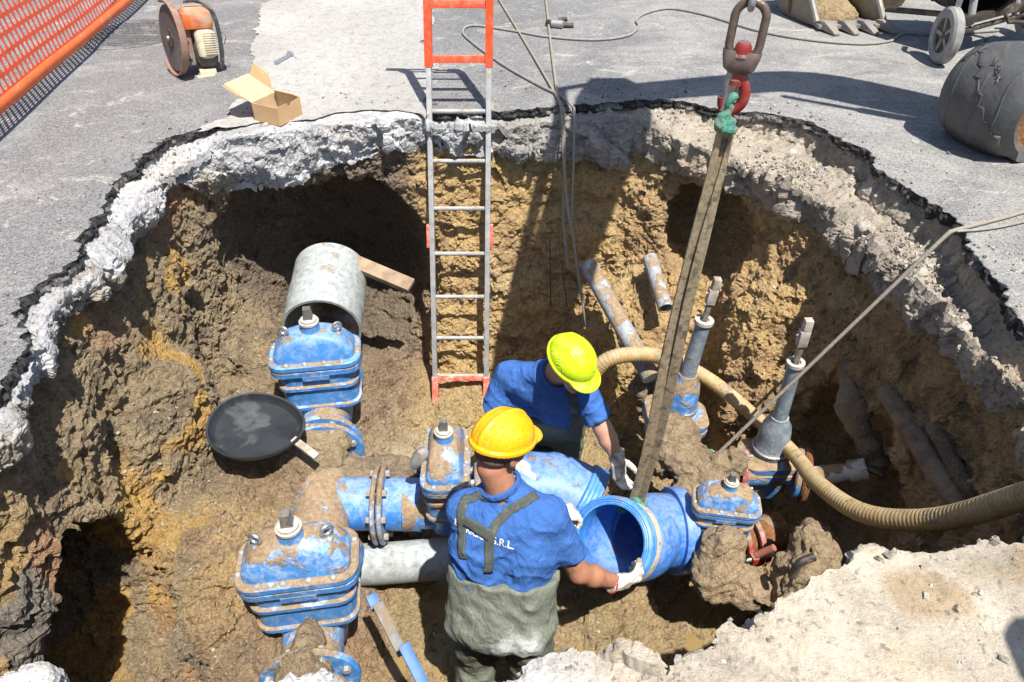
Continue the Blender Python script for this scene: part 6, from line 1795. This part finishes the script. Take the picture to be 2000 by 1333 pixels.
def make_person(name, label, J, mats, hf, res=1.0):
    t = thing(name, label, 'person', (float(J['pelvis'][0]), float(J['pelvis'][1]), float(min(J['anL'][2], J['anR'][2]))))
    sides = ('L', 'R')
    c_head = hf[0]
    skull = c_head + hf[1].T @ v3((0, -0.025, -0.075))
    def torso(P, g, full=True):
        sl, sr = v3(J['shL']), v3(J['shR']); nk = v3(J['neck']); pv = v3(J['pelvis']); ch = v3(J['chest'])
        side = (sr - sl) / np.linalg.norm(sr - sl)
        d = d_cone(P, along(sl, sr, 0.08), along(sl, sr, 0.92), 0.060 + g, 0.060 + g)
        for s, hh in ((-1, 'hipL'), (1, 'hipR')):
            sh = sl if s < 0 else sr
            col0 = along(sh, nk, 0.35); col0 = along(col0, ch, 0.35)
            mid = ch + side * (s * 0.085)
            low = v3(J[hh]) + (ch - v3(J[hh])) * 0.22
            d = smin(d, d_cone(P, col0, mid, 0.095 + g, 0.112 + g), 0.05)
            d = smin(d, d_cone(P, mid, low, 0.110 + g, 0.108 + g), 0.05)
        d = smin(d, d_cone(P, nk, along(nk, ch, 0.5), 0.06 + g, 0.10 + g), 0.06)
        for sh in (sl, sr):
            d = smin(d, d_cone(P, along(nk, skull, 0.15), along(nk, sh, 0.85), 0.050 + g, 0.058 + g), 0.05)
        return d
    def f_body(P):
        d = torso(P, -0.024)
        d = smin(d, d_cone(P, along(J['neck'], skull, -0.25), along(J['neck'], skull, 1.0), 0.062, 0.056), 0.03)
        d = smin(d, d_head(P, hf), 0.018)
        for s in sides:
            d = smin(d, limb(P, [along(J['sh' + s], J['neck'], 0.12), J['el' + s]], [0.044, 0.043]), 0.03)
            d = smin(d, limb(P, [J['el' + s], along(J['el' + s], J['wr' + s], 0.35), J['wr' + s]], [0.041, 0.043, 0.027]), 0.02)
            d = smin(d, limb(P, [J['wr' + s], along(J['wr' + s], J['hd' + s], 0.6)], [0.026, 0.022]), 0.01)
            d = smin(d, limb(P, [J['hip' + s], J['kn' + s]], [0.075, 0.055]), 0.03)
            d = smin(d, limb(P, [J['kn' + s], J['an' + s]], [0.052, 0.038]), 0.02)
        return d
    pts = np.array([v3(J[k]) for k in J if k not in ('hdL_n',)] + [c_head]); lo = pts.min(0) - 0.17; hi = pts.max(0) + 0.17
    V, Q = surface_nets(f_body, lo, hi, 0.0066 * res)
    body = add_obj('body', mesh_np('body', V, Q), mats['skin'], t)
    # short hair: a cap over the skull, open at face and ears
    def f_hair(P):
        p = (P - hf[0]) @ hf[1].T
        d = d_ell(p, (0, -0.012, 0.035), (0.080, 0.1015, 0.091))
        d = smin(d, d_ell(p, (0, -0.045, -0.02), (0.064, 0.058, 0.055)), 0.02) + 0.0015 * fbm(P, 120, 2)
        d = smax(d, -(p[:, 2] - (0.030 + np.clip(p[:, 1], -0.06, 0.1) * 0.55 - 0.035 * (p[:, 1] < -9))) * 0.9, 0.004) if mats.get('hairline', 0) else smax(d, (-p[:, 2] - 0.035 + np.maximum(p[:, 1] + 0.03, 0) * 1.1) * 0.75, 0.004)
        return d
    V, Q = surface_nets(f_hair, c_head - 0.16, c_head + 0.16, 0.005)
    add_obj('hair', mesh_np('hair', V, Q), mats['hair'], t)
    # shirt
    def folds(P, a):
        return a * fbm(P * np.array((1.0, 1.0, 1.0), np.float32), 11, 2) + a * 0.8 * fbm(np.stack([P[:, 0] * 0.6 + P[:, 2] * 0.8, P[:, 1], (P[:, 2] * 0.6 - P[:, 0] * 0.8) * 0.25], 1), 26, 2)
    def creases(P):
        # slanting drag folds, stronger low on the body and under the arms
        x, y, z = P[:, 0], P[:, 1], P[:, 2]
        w = fbm(P, 5, 2)
        m1 = ss(-0.1, 0.5, fbm(P + 3.0, 5, 2)); m2 = ss(-0.1, 0.5, fbm(P + 8.0, 5, 2))
        f1_ = 1 - np.abs(np.sin((z * 0.85 + x * 0.55) * 42 + w * 4)); f2_ = 1 - np.abs(np.sin((z * 0.6 - x * 0.9 + y * 0.3) * 36 + w * 4))
        o = -0.0075 * (f1_ ** 2) * m1 - 0.0070 * (f2_ ** 2) * m2
        low = ss(0.12, -0.05, (P - v3(J['chest'])) @ (v3(wt_n) / np.linalg.norm(wt_n)))
        o -= 0.006 * ((1 - np.abs(np.sin(z * 38 + x * 14 + w * 3))) ** 2) * low
        return o
    wt_n = np.array(J['waist_n'], np.float32)
    def f_shirt(P):
        d = torso(P, 0.0)
        for s in sides:
            sh, el = v3(J['sh' + s]), v3(J['el' + s])
            e = along(sh, el, 0.66)
            ax_ = (el - sh) / np.linalg.norm(el - sh)
            sv = d_cone(P, sh, along(sh, el, 0.9), 0.061, 0.064)
            sv = np.maximum(sv, (P - e) @ ax_)
            d = smin(d, sv, 0.035)
        d = d + folds(P, 0.0050) + creases(P)
        # neck opening
        nk = v3(J['neck']); nd = skull - nk; nd /= np.linalg.norm(nd)
        q = d_cone(P, nk - nd * 0.05, nk + nd * 0.30, 0.066, 0.075)
        d = np.maximum(d, -q)
        hgt = (P - (nk + nd * 0.065)) @ nd
        rv = P - nk - ((P - nk) @ nd)[:, None] * nd
        d = np.maximum(d, -np.maximum(-hgt, np.sqrt((rv * rv).sum(1)) - 0.105))
        return d
    V, Q = surface_nets(f_shirt, lo, hi, 0.0068 * res)
    me_s = mesh_np('shirt', V, Q)
    shirt = add_obj('shirt', me_s, M['shirt'], t)
    nk_ = Vector(J['neck']); nd_ = (Vector(skull.tolist()) - nk_).normalized()
    mb = MB(frame(nk_ + nd_ * 0.055, nd_)); mb.torus(0.073, 0.0095, None, 36, 8, 0, 1.5); mb.build('collar', M['shirt'], shirt)
    # waders
    wt, wn_ = J['waist'], J['waist_n']
    def f_wad(P):
        pv = v3(J['pelvis']); ch = v3(J['chest'])
        d = None
        side = v3(J['hipR']) - v3(J['hipL']); side /= np.linalg.norm(side)
        for s, hh in ((-1, 'L'), (1, 'R')):
            hp = v3(J['hip' + hh])
            up = hp + (ch - pv) * 0.75 + side * s * 0.0
            q = limb(P, [up, hp + side * s * 0.02, v3(J['kn' + hh]), v3(J['an' + hh])], [0.121, 0.106, 0.094, 0.086], 0.03)
            d = q if d is None else smin(d, q, 0.05)
        d = smin(d, d_cone(P, along(J['hipL'], J['hipR'], 0.15), along(J['hipL'], J['hipR'], 0.85), 0.116, 0.116), 0.05)
        d = smin(d, d_cone(P, along(ch, pv, 0.10), pv, 0.120, 0.128), 0.05)
        d = d + folds(P, 0.0085) + 0.006 * fbm(np.stack([P[:, 0], P[:, 1], P[:, 2] * 0.25], 1), 20, 2)
        cut = (P - v3(wt)) @ (v3(wn_) / np.linalg.norm(v3(wn_))) + 0.008 * np.sin(P[:, 0] * 60)
        return smax(d, cut, 0.012)
    V, Q = surface_nets(f_wad, lo, hi, 0.0075 * res)
    wad = add_obj('waders', mesh_np('waders', V, Q), mats['waders'], t)
    # boots
    for s in sides:
        an = v3(J['an' + s]); toe = an + v3(J['toe']) * 0.17
        def f_boot(P):
            d = smin(d_cone(P, an + v3((0, 0, 0.12)), an + v3((0, 0, -0.02)), 0.095, 0.08), d_cone(P, an + v3((0, 0, -0.045)), toe + v3((0, 0, -0.05)), 0.065, 0.052), 0.03)
            return np.maximum(d, -(P[:, 2] - (an[2] - 0.10)))
        V, Q = surface_nets(f_boot, np.minimum(an, toe) - 0.2, np.maximum(an, toe) + 0.25, 0.01)
        add_obj('boot', mesh_np('boot', V, Q), M['tube_dark'], t)
    return t, shirt, wad

def make_glove(parent, wr, d, n, curl, spread=0.0, thumb=1, cuff=True, size=1.0, thumb_curl=0.6):
    """wr wrist, d along the hand, n out of the palm (fingers close towards n)"""
    d = Vector(d).normalized(); n = Vector(n); n = (n - d * n.dot(d)).normalized(); r = d.cross(n)      # r across the palm
    wr = Vector(wr); s = size
    segs = []
    for i, (off, L) in enumerate(((-0.030, 0.070), (-0.010, 0.080), (0.010, 0.077), (0.029, 0.062))):
        base = wr + d * (0.092 * s) + r * (off * s)
        ang = 0.15
        p = base; prev = wr + d * (0.03 * s) + r * (off * 0.7 * s)
        segs.append((prev, p, 0.016 * s, 0.0135 * s))
        cr = curl * (1.0 + 0.08 * (i - 1.5))
        for j, fr in enumerate((0.44, 0.31, 0.25)):
            ang += cr * (0.8, 1.0, 0.8)[j]
            q = p + (d * math.cos(ang) + n * math.sin(ang) + r * (spread * (i - 1.5))) * (L * fr * s)
            segs.append((p, q, (0.0125 - 0.0012 * j) * s, (0.0115 - 0.0014 * j) * s))
            p = q
    tb = wr + d * (0.030 * s) - r * (0.030 * thumb * s)
    t1 = tb + (d * 0.6 - r * 0.75 * thumb + n * 0.35) .normalized() * 0.040 * s
    t2 = t1 + (d * 0.75 - r * (0.5 - thumb_curl * 0.3) * thumb + n * (0.3 + thumb_curl)).normalized() * 0.034 * s
    t3 = t2 + (d * 0.6 + r * (thumb_curl * 0.3) * thumb + n * (0.3 + thumb_curl * 1.4)).normalized() * 0.026 * s
    segs += [(wr + d * 0.02 * s - r * 0.012 * thumb * s, tb, 0.02 * s, 0.019 * s), (tb, t1, 0.019 * s, 0.015 * s), (t1, t2, 0.0145 * s, 0.0125 * s), (t2, t3, 0.0125 * s, 0.011 * s)]
    A = [(np.array(a[:], np.float32), np.array(b[:], np.float32), ra, rb) for a, b, ra, rb in segs]
    Rm = np.array((d[:], r[:], n[:]), np.float32); pc = np.array((wr + d * 0.05 * s)[:], np.float32)
    w0 = np.array(wr[:], np.float32); dd = np.array(d[:], np.float32)
    def f(P):
        o = None
        for k in range(4):
            fd = None
            for a, b, ra, rb in A[k * 4:k * 4 + 4]:
                q = d_cone(P, a, b, ra, rb); fd = q if fd is None else smin(fd, q, 0.005)
            o = fd if o is None else smin(o, fd, 0.0025)
        p = (P - pc) @ Rm.T
        palm = d_box(p, (0, 0, 0), (0.050 * s, 0.042 * s, 0.018 * s), 0.016 * s)
        o = smin(o, palm, 0.012)
        th = None
        for a, b, ra, rb in A[16:]:
            q = d_cone(P, a, b, ra, rb); th = q if th is None else smin(th, q, 0.006)
        o = smin(o, th, 0.008)
        o = smin(o, d_cone(P, w0 - dd * 0.05, w0 + dd * 0.03, 0.037 * s, 0.033 * s), 0.015)
        o = np.maximum(o, -((P - (w0 - dd * 0.045)) @ dd))
        return o + 0.0015 * fbm(P, 70, 2)
    pts = np.array([a[0] for a in A] + [a[1] for a in A] + [w0]); 
    V, Q = surface_nets(f, pts.min(0) - 0.08, pts.max(0) + 0.08, 0.003)
    g_ = add_obj('glove', mesh_np('glove', V, Q), M['glove'], parent)
    if cuff:
        mb = MB(frame(wr - d * 0.042, d)); mb.torus(0.0385 * s, 0.0035, None, 24, 8); mb.build('cuff_band', M['glove_red'], g_)
    return g_

def make_helmet(parent, hf, mat, tilt=0.0, name='helmet', sc=1.0):
    c, R = hf
    ct, st = math.cos(tilt), math.sin(tilt)
    def f(P):
        p = ((P - c) @ R.T - np.array((0, 0.0, 0.052), np.float32)) / sc
        p = np.stack([p[:, 0], p[:, 1] * ct + p[:, 2] * st, -p[:, 1] * st + p[:, 2] * ct], 1)
        o = d_ell(p, (0, -0.005, 0.0), (0.112, 0.138, 0.108))
        # crown ridge and side flutes
        rid = d_ell(p, (0, -0.005, 0.002), (0.026, 0.141, 0.1125))
        o = smin(o, rid, 0.006)
        for s in (-1, 1):
            o = smin(o, d_ell(p, (s * 0.052, -0.01, 0.0), (0.018, 0.118, 0.099)), 0.008)
        i_ = d_ell(p, (0, -0.005, 0.0), (0.107, 0.133, 0.103))
        sh = np.maximum(np.maximum(o, -i_), -(p[:, 2] + 0.012))
        # rim
        e = np.sqrt((p[:, 0] / 0.114) ** 2 + ((p[:, 1] + 0.005) / 0.140) ** 2)
        rim = np.maximum(np.abs(e - 1.0) * 0.118 - 0.007, np.abs(p[:, 2] + 0.016) - 0.009)
        # peak
        pk = d_ell(p, (0, 0.105, -0.020), (0.090, 0.085, 0.017))
        pk = np.maximum(np.maximum(pk, -d_ell(p, (0, 0.095, -0.035), (0.084, 0.078, 0.020))), -i_)
        return smin(smin(sh, rim, 0.008), pk, 0.012)
    V, Q = surface_nets(f, c - 0.26, c + 0.26, 0.0036)
    return add_obj(name, mesh_np(name, V, Q), mat, parent)

def surf_strip(parent, target, pts, width, name, mat, off=0.004, n=40, lift=0.0):
    """a flat band laid on a garment"""
    me = target.data
    bv = BVHTree.FromPolygons([v.co[:] for v in me.vertices], [p.vertices[:] for p in me.polygons])
    P = smooth_path(pts, max(2, n // (len(pts) - 1)))
    L = []; Nn = []
    for p in P:
        loc, nr, i, ds = bv.find_nearest(p)
        L.append(loc); Nn.append(nr)
    rows_ = []
    for i, p in enumerate(L):
        d = (L[min(i + 1, len(L) - 1)] - L[max(i - 1, 0)]).normalized()
        nr = sum((Nn[max(0, min(len(L) - 1, i + k))] for k in (-2, -1, 0, 1, 2)), Vector()).normalized()
        w = d.cross(nr).normalized()
        row = []
        for q in (-0.5, -0.25, 0, 0.25, 0.5):
            loc, n2, _, _ = bv.find_nearest(p + w * (width * q))
            row.append(loc + n2 * off)
        rows_.append(row)
    mb = MB(); V = [q for r in rows_ for q in r]
    mb.add(V, [(i * 5 + k, i * 5 + k + 1, (i + 1) * 5 + k + 1, (i + 1) * 5 + k) for i in range(len(rows_) - 1) for k in range(4)])
    o = mb.build(name, mat, parent); md = o.modifiers.new('thick', 'SOLIDIFY'); md.thickness = 0.004; md.offset = 1
    return o

# ---- front worker, seen from behind, holding the rim of the elbow
JF = dict(pelvis=(-0.045, 1.64, -1.10), chest=(-0.030, 1.745, -0.78), neck=(-0.025, 1.815, -0.575),
          shL=(-0.188, 1.80, -0.640), shR=(0.150, 1.765, -0.645), elL=(-0.10, 2.03, -0.86), elR=(0.262, 1.73, -0.935),
          wrL=GY(1080, 1002, 1.99)[:], wrR=(0.440, 1.80, -1.105), hdL=GY(1112, 1016, 2.03)[:], hdR=(0.52, 1.85, -1.15),
          hipL=(-0.135, 1.65, -1.13), hipR=(0.045, 1.63, -1.13), knL=(-0.16, 1.73, -1.50), knR=(0.08, 1.70, -1.50), anL=(-0.17, 1.64, -1.83), anR=(0.10, 1.60, -1.83),
          toe=(0.1, 1.0, 0.0), waist=(-0.03, 1.60, -0.850), waist_n=(0.10, 0.25, 1.0))
hfF = head_frame((-0.040, 1.875, -0.385), (0.66, 0.64, -0.38), (0.22, 0.30, 0.92))
front_p, shirtF, wadF = make_person('person', 'worker in yellow helmet and blue shirt seen from behind, gripping the elbow rim', JF,
                              dict(skin=M['skin_front'], hair=M['hair_front'], waders=M['waders_front'], hairline=0), hfF)
make_helmet(front_p, hfF, M['helmet_yellow'], 0.10, 'helmet', 0.92)
# goggle strap round the back of the head
c, R = hfF
mb = MB(); pts = []
for k in range(31):
    a = math.radians(-165 + 150 * k / 30)
    q = np.array((0.086 * math.cos(a), -0.012 + 0.106 * math.sin(a), 0.012 - 0.010 * math.sin(a)), np.float32)
    pts.append(Vector((c + R.T @ q).tolist()))
o_up = Vector(R[2].tolist())
rg = []
for i, p in enumerate(pts):
    d = (pts[min(i + 1, 30)] - pts[max(i - 1, 0)]).normalized(); nn = d.cross(o_up).normalized()
    rg.append([p + o_up * 0.012 + nn * 0.002, p - o_up * 0.012 + nn * 0.002, p - o_up * 0.012 - nn * 0.002, p + o_up * 0.012 - nn * 0.002])
mb.loft(rg, smooth=False); mb.build('goggle_strap', m_simple('grey elastic', (0.17, 0.18, 0.19), 0.7, var=0.3, sc=90), front_p)
make_glove(front_p, JF['wrR'], (0.80, 0.42, -0.42), (-0.15, 0.85, 0.35), 0.62, 0.03, -1, True, 1.02)
make_glove(front_p, JF['wrL'], (0.88, 0.22, -0.20), (0.10, -0.10, -0.95), 0.75, 0.02, 1, False, 1.0)
# braces: two straps over the shoulders joined by a cross piece
def bk(px, py):
    """point on the back along a sight line"""
    return GY(px, py, 1.70)
bvF = BVHTree.FromPolygons([v.co[:] for v in shirtF.data.vertices], [p.vertices[:] for p in shirtF.data.polygons])
def on_shirt(px, py):
    dr = Vector(_ray(px, py)).normalized()
    loc, nr, i, ds = bvF.ray_cast(Vector((0, 0, CAM_H)), dr)
    return loc if loc is not None else GY(px, py, 1.72)
surf_strip(front_p, shirtF, [on_shirt(936, 944), on_shirt(910, 975), on_shirt(903, 1040), on_shirt(906, 1092)], 0.035, 'brace', M['strap'])
surf_strip(front_p, shirtF, [on_shirt(1048, 968), on_shirt(1015, 985), on_shirt(982, 1010), on_shirt(958, 1048), on_shirt(953, 1120)], 0.035, 'brace', M['strap'])
surf_strip(front_p, shirtF, [on_shirt(908, 1018), on_shirt(930, 1030), on_shirt(957, 1046)], 0.045, 'cross_piece', M['strap'], 0.005)
# printed lettering on the back
def lettering(text, px0, px1, py0, py1, hpx, name='lettering'):
    cu = bpy.data.curves.new('txt', 'FONT'); cu.body = text; cu.resolution_u = 3; cu.offset = 0.016
    ob = bpy.data.objects.new('txt', cu); COL.objects.link(ob)
    dg = bpy.context.evaluated_depsgraph_get(); me = bpy.data.meshes.new_from_object(ob.evaluated_get(dg))
    bpy.data.objects.remove(ob)
    bm = bmesh.new(); bm.from_mesh(me)
    bmesh.ops.triangulate(bm, faces=bm.faces); bmesh.ops.subdivide_edges(bm, edges=bm.edges, cuts=2)
    xs = [v.co.x for v in bm.verts]; x0, x1 = min(xs), max(xs)
    for v in bm.verts:
        f = (v.co.x - x0) / (x1 - x0)
        px = px0 + (px1 - px0) * f + v.co.y * 0.10 * hpx / 0.7; py = py0 + (py1 - py0) * f - v.co.y * hpx / 0.7
        dr = Vector(_ray(px, py)).normalized()
        loc, nr, i, ds = bvF.ray_cast(Vector((0, 0, CAM_H)), dr)
        v.co = (loc + nr * 0.0022) if loc is not None else GY(px, py, 1.70)
    bm.to_mesh(me); bm.free()
    return add_obj(name, me, M['white_print'], front_p)
lettering('S.R.L.', 961, 1003, 1061, 1073, 14)
lettering('RICIO', 911, 946, 1040, 1056, 13)
lettering('E', 888, 897, 1024, 1028, 12)

# ---- rear worker, bent over the bend, facing the camera
JR = dict(pelvis=(0.17, 2.82, -1.17), chest=(0.15, 2.70, -0.87), neck=(0.18, 2.59, -0.655),
          shL=(0.350, 2.53, -0.745), shR=(-0.025, 2.68, -0.735), elL=GY(1178, 838, 2.47)[:], elR=(-0.115, 2.63, -1.01),
          wrL=GY(1206, 897, 2.405)[:], wrR=(0.04, 2.50, -1.17), hdL=GY(1217, 935, 2.37)[:], hdR=(0.12, 2.44, -1.19),
          hipL=(0.26, 2.82, -1.19), hipR=(0.08, 2.84, -1.19), knL=(0.27, 2.72, -1.55), knR=(0.05, 2.74, -1.55), anL=(0.28, 2.85, -1.80), anR=(0.04, 2.86, -1.80),
          toe=(0.2, -1.0, 0.0), waist=(0.16, 2.66, -0.975), waist_n=(0.16, -0.42, 1.0))
hfR = head_frame((0.255, 2.485, -0.505), (0.60, -0.70, -0.38), (0.2, -0.3, 0.9))
rear_p, shirtR, wadR = make_person('person', 'worker in lime helmet bending over the blue bend towards the lifting strap', JR,
                             dict(skin=M['skin_rear'], hair=M['hair'], waders=M['waders_rear'], hairline=0), hfR)
make_helmet(rear_p, hfR, M['helmet_lime'], -0.12, 'helmet', 0.87)
make_glove(rear_p, JR['wrL'], (0.16, -0.28, -0.92), (0.55, -0.45, 0.0), 0.40, 0.02, 1, False, 1.0, 0.1)
make_glove(rear_p, JR['wrR'], (0.80, -0.45, -0.20), (0.0, -0.4, -0.9), 0.45, 0.03, -1, False, 1.0)
bvF = BVHTree.FromPolygons([v.co[:] for v in shirtR.data.vertices], [p.vertices[:] for p in shirtR.data.polygons])
surf_strip(rear_p, shirtR, [on_shirt(1112, 760), on_shirt(1120, 780), on_shirt(1124, 805), on_shirt(1122, 830)], 0.045, 'brace', M['strap'])

# ---- third worker, standing on the slab to the right of the camera: only the shadow reaches the picture
bx, by = 1.62, 0.11
JB = dict(pelvis=(bx, by, 0.95), chest=(bx, by, 1.25), neck=(bx, by + 0.01, 1.47), shL=(bx - 0.19, by + 0.02, 1.40), shR=(bx + 0.19, by - 0.02, 1.40),
          elL=(bx - 0.24, by + 0.0, 1.11), elR=(bx + 0.25, by - 0.03, 1.11), wrL=(bx - 0.22, by + 0.10, 0.87), wrR=(bx + 0.25, by + 0.07, 0.87), hdL=(bx - 0.21, by + 0.13, 0.79), hdR=(bx + 0.25, by + 0.10, 0.79),
          hipL=(bx - 0.09, by, 0.92), hipR=(bx + 0.09, by, 0.92), knL=(bx - 0.11, by + 0.02, 0.50), knR=(bx + 0.11, by, 0.50), anL=(bx - 0.12, by, 0.10), anR=(bx + 0.12, by - 0.02, 0.10),
          toe=(-0.2, 1.0, 0.0), waist=(bx, by, 1.12), waist_n=(0.0, 0.05, 1.0))
hfB = head_frame((bx - 0.01, by + 0.03, 1.665), (-0.35, 0.85, -0.35), (0, 0.2, 0.97))
by_p, shirtB, wadB = make_person('person', 'worker standing on the near slab at the right whose shadow reaches the corner', JB, dict(skin=M['skin_rear'], hair=M['hair'], waders=M['waders_rear'], hairline=0), hfB, 1.7)
make_helmet(by_p, hfB, M['helmet_yellow'], 0.0, 'helmet', 0.95)
make_glove(by_p, JB['wrL'], (0.05, 0.3, -0.95), (0.9, 0.1, 0.0), 0.35, 0.02, -1, False, 1.0, 0.2)
make_glove(by_p, JB['wrR'], (0.0, 0.3, -0.95), (-0.9, 0.1, 0.0), 0.35, 0.02, 1, False, 1.0, 0.2)
